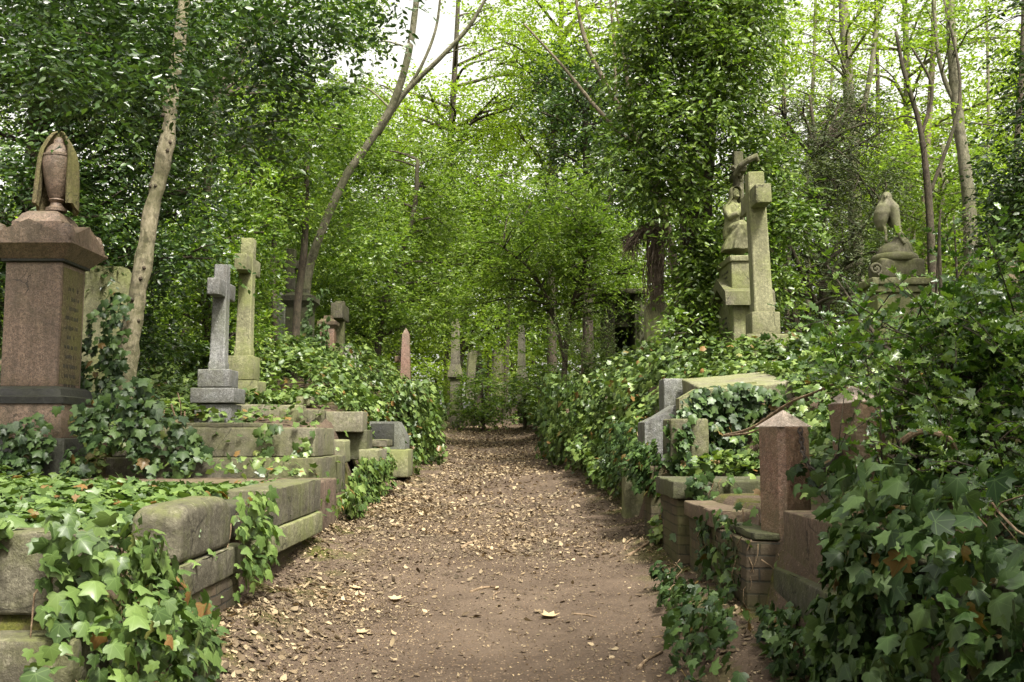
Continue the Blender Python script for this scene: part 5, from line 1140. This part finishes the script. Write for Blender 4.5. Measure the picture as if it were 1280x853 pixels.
# holly on the right
HN = dict(leaf='holly_near', bark='bark_dark', T=HOLLY, upb=.7, jit=.65, K=8, droop=.1, flat=.7, lfac=5.0, twig_r=4)
hc = fill(1060, 360, 1290, 470, 5.4, 7.2, 24, 30, 46, 61, lambda x, y: y > (412 if x < 1165 else 392) + max(0, 1130 - x) * .45) + fill(1045, 440, 1300, 560, 5.0, 6.6, 18, 30, 44, 62, lambda x, y: x > 1100 or y < 470) + [(1035, 440, 6.6, 18), (1045, 400, 6.8, 12), (1275, 350, 6.5, 36), (1250, 330, 6.9, 28), (1220, 365, 6.5, 30), (1185, 380, 6.6, 24)]
tree('holly_bush', 'glossy spiny holly bush crowding the right side in front of the bird pedestal', 'bush',
    [[(1180, 600, 6.1, .03), (1180, 500, 6.1, .025), (1178, 420, 6.1, .016), (1174, 300, 6.1, .01), (1176, 262, 6.1, .005)], [(1150, 590, 6, .025), (1130, 470, 6.2, .018), (1080, 400, 6.5, .01), (1034, 332, 6.7, .005)], [(1190, 560, 6.3, .02), (1198, 400, 6.3, .012), (1196, 330, 6.3, .006)], [(1200, 560, 6, .025), (1240, 450, 6, .018), (1290, 400, 6, .012)]],
    hc + fill(1060, 400, 1290, 600, 4.9, 6.4, 26, 28, 42, 67, lambda x, y: x > 1105 or y < 470), size=.078, lai=3.2, sub=2, limb_r=.2, **HN)
tree('holly_sprig', 'young holly shoots rising above the bush below the straight ash', 'bush',
    [[(1200, 440, 6.9, .012), (1196, 340, 6.9, .009), (1192, 270, 6.9, .004)], [(1166, 420, 6.7, .01), (1172, 330, 6.7, .007), (1175, 270, 6.7, .004)]],
    [(1192, 300, 6.9, 12, 2.2), (1194, 340, 6.9, 16, 1.6), (1176, 330, 6.7, 12, 1.8), (1170, 370, 6.7, 16), (1050, 345, 6.7, 9), (1036, 336, 6.7, 7)], size=.07, lai=1.6, limbs=False, **HN)
tree('holly_sprig', 'pale tipped holly sprays arching over ivy below the half buried post', 'bush',
    [[(1150, 640, 4.6, .014), (1140, 590, 4.5, .010), (1110, 570, 4.4, .005)]],
    fill(1090, 540, 1270, 620, 3.9, 4.8, 12, 24, 36, 66), size=.06, lai=1.5, limbs=False, **HN)
st = MB(); cv = curve([P(1128, 552, 4.9), P(1145, 541, 4.85), P(1165, 540, 4.8), P(1186, 549, 4.85), P(1196, 565, 5)], 6); st.tube(cv, np.linspace(.018, .013, len(cv)), 7, .2)
o = st.build('woody_stem', M['stem'], loc=tuple(cv[0])); tag(o, 'bare bent woody stem arching out of the ivy on the right', 'stem')
st = MB(); cv = curve([P(905, 545, 8.6), P(940, 535, 8.2), P(985, 505, 7.6), P(1020, 490, 7.2), P(1065, 470, 6.9)], 6); st.tube(cv, np.linspace(.014, .006, len(cv)), 6, .2)
cv = curve([P(905, 545, 8.6), P(938, 541, 8.2), P(965, 528, 7.9)], 6); st.tube(cv, np.linspace(.012, .005, len(cv)), 6, .2)
o = st.build('woody_stem', M['stem'], loc=tuple(cv[0])); tag(o, 'thin forked bramble stem crossing behind the front pink post', 'stem')

# --- sticks and single leaves on the path
def ground_pt(px, py):
    Y = 4.0
    for _ in range(400):
        p = P(px, py, Y)
        if p.z < h1(p.x, p.y): break
        Y += .02 * Y / 4
    return P(px, py, Y)
sticks = [((577, 688), (606, 677), .018, 'short pale forked stick lying mid path'), ((588, 743), (620, 736), .012, 'brown stick lying on the path below the pale forked one'), ((617, 752), (625, 742), .008, 'curved chip of bark in the middle of the path'), ((785, 698), (838, 664), .014, 'long grey stick leaning on earth below the brick pier'), ((780, 690), (800, 672), .010, 'dark broken twig at the foot of the right bank'), ((830, 748), (868, 726), .010, 'thin root-like twig on the right earth slope'), ((798, 840), (828, 818), .012, 'brown twig at the lower right of the path'), ((815, 800), (858, 795), .008, 'slender twig beside the lower right ivy tuft'), ((715, 770), (745, 774), .008, 'small dark twig right of the large dead leaf'), ((520, 668), (533, 659), .009, 'short twig on the leaf littered left of the path')]
for a, b, r, lab in sticks:
    p, q = ground_pt(*a), ground_pt(*b); up = Vector((0, 0, r * .8 + .006)); m_ = (p + q) / 2; m_.z = h1(m_.x, m_.y)
    k = MB(); n_ = Vector((-(q - p).y, (q - p).x, 0)) * .08; cv = curve([p + up, m_ + n_ + up, q + up], 5); k.tube(cv, np.linspace(r, r * .55, len(cv)), 7, .35)
    if r > .011: k.tube([m_ + n_ + up, m_ + n_ * 4 + (q - p) * .25 + up], [r * .6, r * .3], 6, .3)
    o = k.build('stick', M['twig'], loc=p, ang=0); tag(o, lab, 'stick', 'sticks lying on the path')
# big single dead leaves
M['leaf_pale'] = leaf_mat('pale_dead_leaf', (.24, .18, .11), (.31, .24, .15), (.38, .30, .20), .7, .1, tcol=(1.2, 1.0, .7), spec=.2)
for px, py, s, lab in ((691, 776, .13, 'large curled pale dead leaf in the middle of the path'), (489, 754, .11, 'pale dead leaf lying on bare earth left of centre'), (450, 738, .10, 'pale cream dead leaf on the littered left edge'), (445, 796, .09, 'dull dead leaf at the lower left of the path'), (678, 769, .07, 'brown dead leaf touching the large curled pale one')):
    p = ground_pt(px, py) + Vector((0, 0, .025)); ang = random.uniform(0, 6.28)
    LF = (np.array([(0, 0, .05), (.2, .12, .08), (.5, .2, .25), (.3, .42, .1), (.42, .75, .3), (.14, .72, .12), (0, 1, .32), (-.14, .72, .1), (-.42, .72, .22), (-.3, .42, .12), (-.5, .2, .15), (-.2, .12, .05), (0, .45, -.06)]) * np.array([1, 1, .4]), [[i, (i + 1) % 12, 12] for i in range(12)])
    o = leaf_mesh('fallen_leaf', np.array([p]), np.array([[math.cos(ang), math.sin(ang), 0]]), np.array([[.1, -.1, 1.0]]), np.array([s]), LF, M['leaf_pale'] if 'brown' not in lab else M['litter'], loc=p); tag(o, lab, 'leaf', 'single dead leaves on the path')

# ------------------------------------------------------------------ unseen trees added round the viewpoint to cut sky light, then outer wood
def near_tree(lab, x, y, h, r, seed):
    rr = random.Random(seed); z0 = h1(x, y); t = thing('evergreen_tree', lab, 'tree', (x, y, z0), 'trees round the viewpoint')
    mb = MB(); c = curve([np.array([x, y, z0 - .2, .22]), np.array([x + .2, y + .1, z0 + h * .4, .17]), np.array([x - .1, y, z0 + h * .9, .07])], 6); mb.tube(c[:, :3], c[:, 3], 9, .2); mb.build('trunk', M['bark_dark'], t, ang=0)
    L = []
    for i in range(26):
        a = rr.uniform(0, 6.28); zz = rr.uniform(.3, 1); q = r * math.sqrt(rr.random()) * (1.15 - .6 * abs(zz - .55)); cc = (x + q * math.cos(a), y + q * math.sin(a), z0 + h * zz)
        p, a_, n_, s_, _ = sprays(cc, (.9, .9, .7), 420, .14, K=7); L.append((p, a_, n_, s_))
    leaf_mesh('crown', *cat_leaves(L), OVATE, M['dark_leaf'], t)
near_tree('unseen evergreen added for shade beside the viewpoint on the right bank', 4.6, 1.2, 8, 2.0, 1)
near_tree('unseen evergreen added for shade behind the viewpoint on the right of the path', 3.2, -3.5, 7.5, 2.2, 2)
near_tree('unseen evergreen added for shade behind the viewpoint on the left of the path', -3.6, -4.5, 8.5, 2.4, 3)
near_tree('unseen evergreen added for shade beside the viewpoint on the left bank', -5.8, 2.2, 8.5, 2.2, 4)
near_tree('unseen evergreen added for shade, closing the path behind the viewpoint', -.2, -9, 8, 3.0, 5)
near_tree('evergreen far out on the left bank beyond the urn monument', -11.5, 14, 9, 2.6, 6)
near_tree('evergreen deep in the left wood past the urn monument', -15, 21, 10, 3.0, 7)
near_tree('evergreen on the right bank beyond the holly bush', 9.5, 11, 9, 2.4, 8)
near_tree('evergreen deep in the right wood past the bird statue', 14.5, 18, 10, 3.0, 9)

# ------------------------------------------------------------------ light, sky, camera
w = bpy.data.worlds.new('World'); sc.world = w; w.use_nodes = True; nt = w.node_tree; nt.nodes.clear(); N = NT(nt)
SUN_EL, SUN_AZ = math.radians(58), math.radians(150)      # azimuth clockwise from +Y (behind the camera, to the right)
sky = nt.nodes.new('ShaderNodeTexSky'); sky.sky_type = 'NISHITA'; sky.sun_disc = False; sky.sun_elevation = SUN_EL; sky.sun_rotation = SUN_AZ
sky.air_density = 1.0; sky.dust_density = 5.0; sky.ozone_density = 1.0
hs = N.n('ShaderNodeHueSaturation'); hs.inputs['Saturation'].default_value = .10; N.l(sky.outputs[0], hs.inputs['Color'])
bg = N.n('ShaderNodeBackground'); bg.inputs[1].default_value = .115; N.l(N.mix(1, hs.outputs[0], (1.04, 1.0, .90), 'MULTIPLY'), bg.inputs[0])
o = N.n('ShaderNodeOutputWorld'); N.l(bg.outputs[0], o.inputs[0])
sl = bpy.data.lights.new('sun', 'SUN'); sl.energy = 2.6; sl.angle = math.radians(9); sl.color = (1, .96, .88)
so = bpy.data.objects.new('sun', sl); COL.objects.link(so)
d = Vector((math.sin(SUN_AZ) * math.cos(SUN_EL), math.cos(SUN_AZ) * math.cos(SUN_EL), math.sin(SUN_EL))); so.rotation_euler = d.to_track_quat('Z', 'Y').to_euler(); so.location = d * 40
cam = bpy.data.cameras.new('camera'); co = bpy.data.objects.new('camera', cam); COL.objects.link(co); sc.camera = co
cam.sensor_width = 36; cam.lens = 36 * F / 1280; cam.clip_end = 400; cam.clip_start = .05
co.location = (0, 0, EYE); co.rotation_euler = (math.radians(90) + PITCH, 0, 0)
sc.view_settings.view_transform = 'Standard'; sc.view_settings.look = 'None'; sc.view_settings.gamma = 1; sc.view_settings.use_curve_mapping = False
sc.view_settings.exposure = 1.95
sc.cycles.max_bounces = 6; sc.cycles.diffuse_bounces = 4; sc.cycles.glossy_bounces = 2; sc.cycles.transmission_bounces = 4
sc.cycles.use_denoising = True
try: sc.cycles.denoiser = 'OPENIMAGEDENOISE'
except Exception: pass
sc.cycles.sample_clamp_indirect = 4
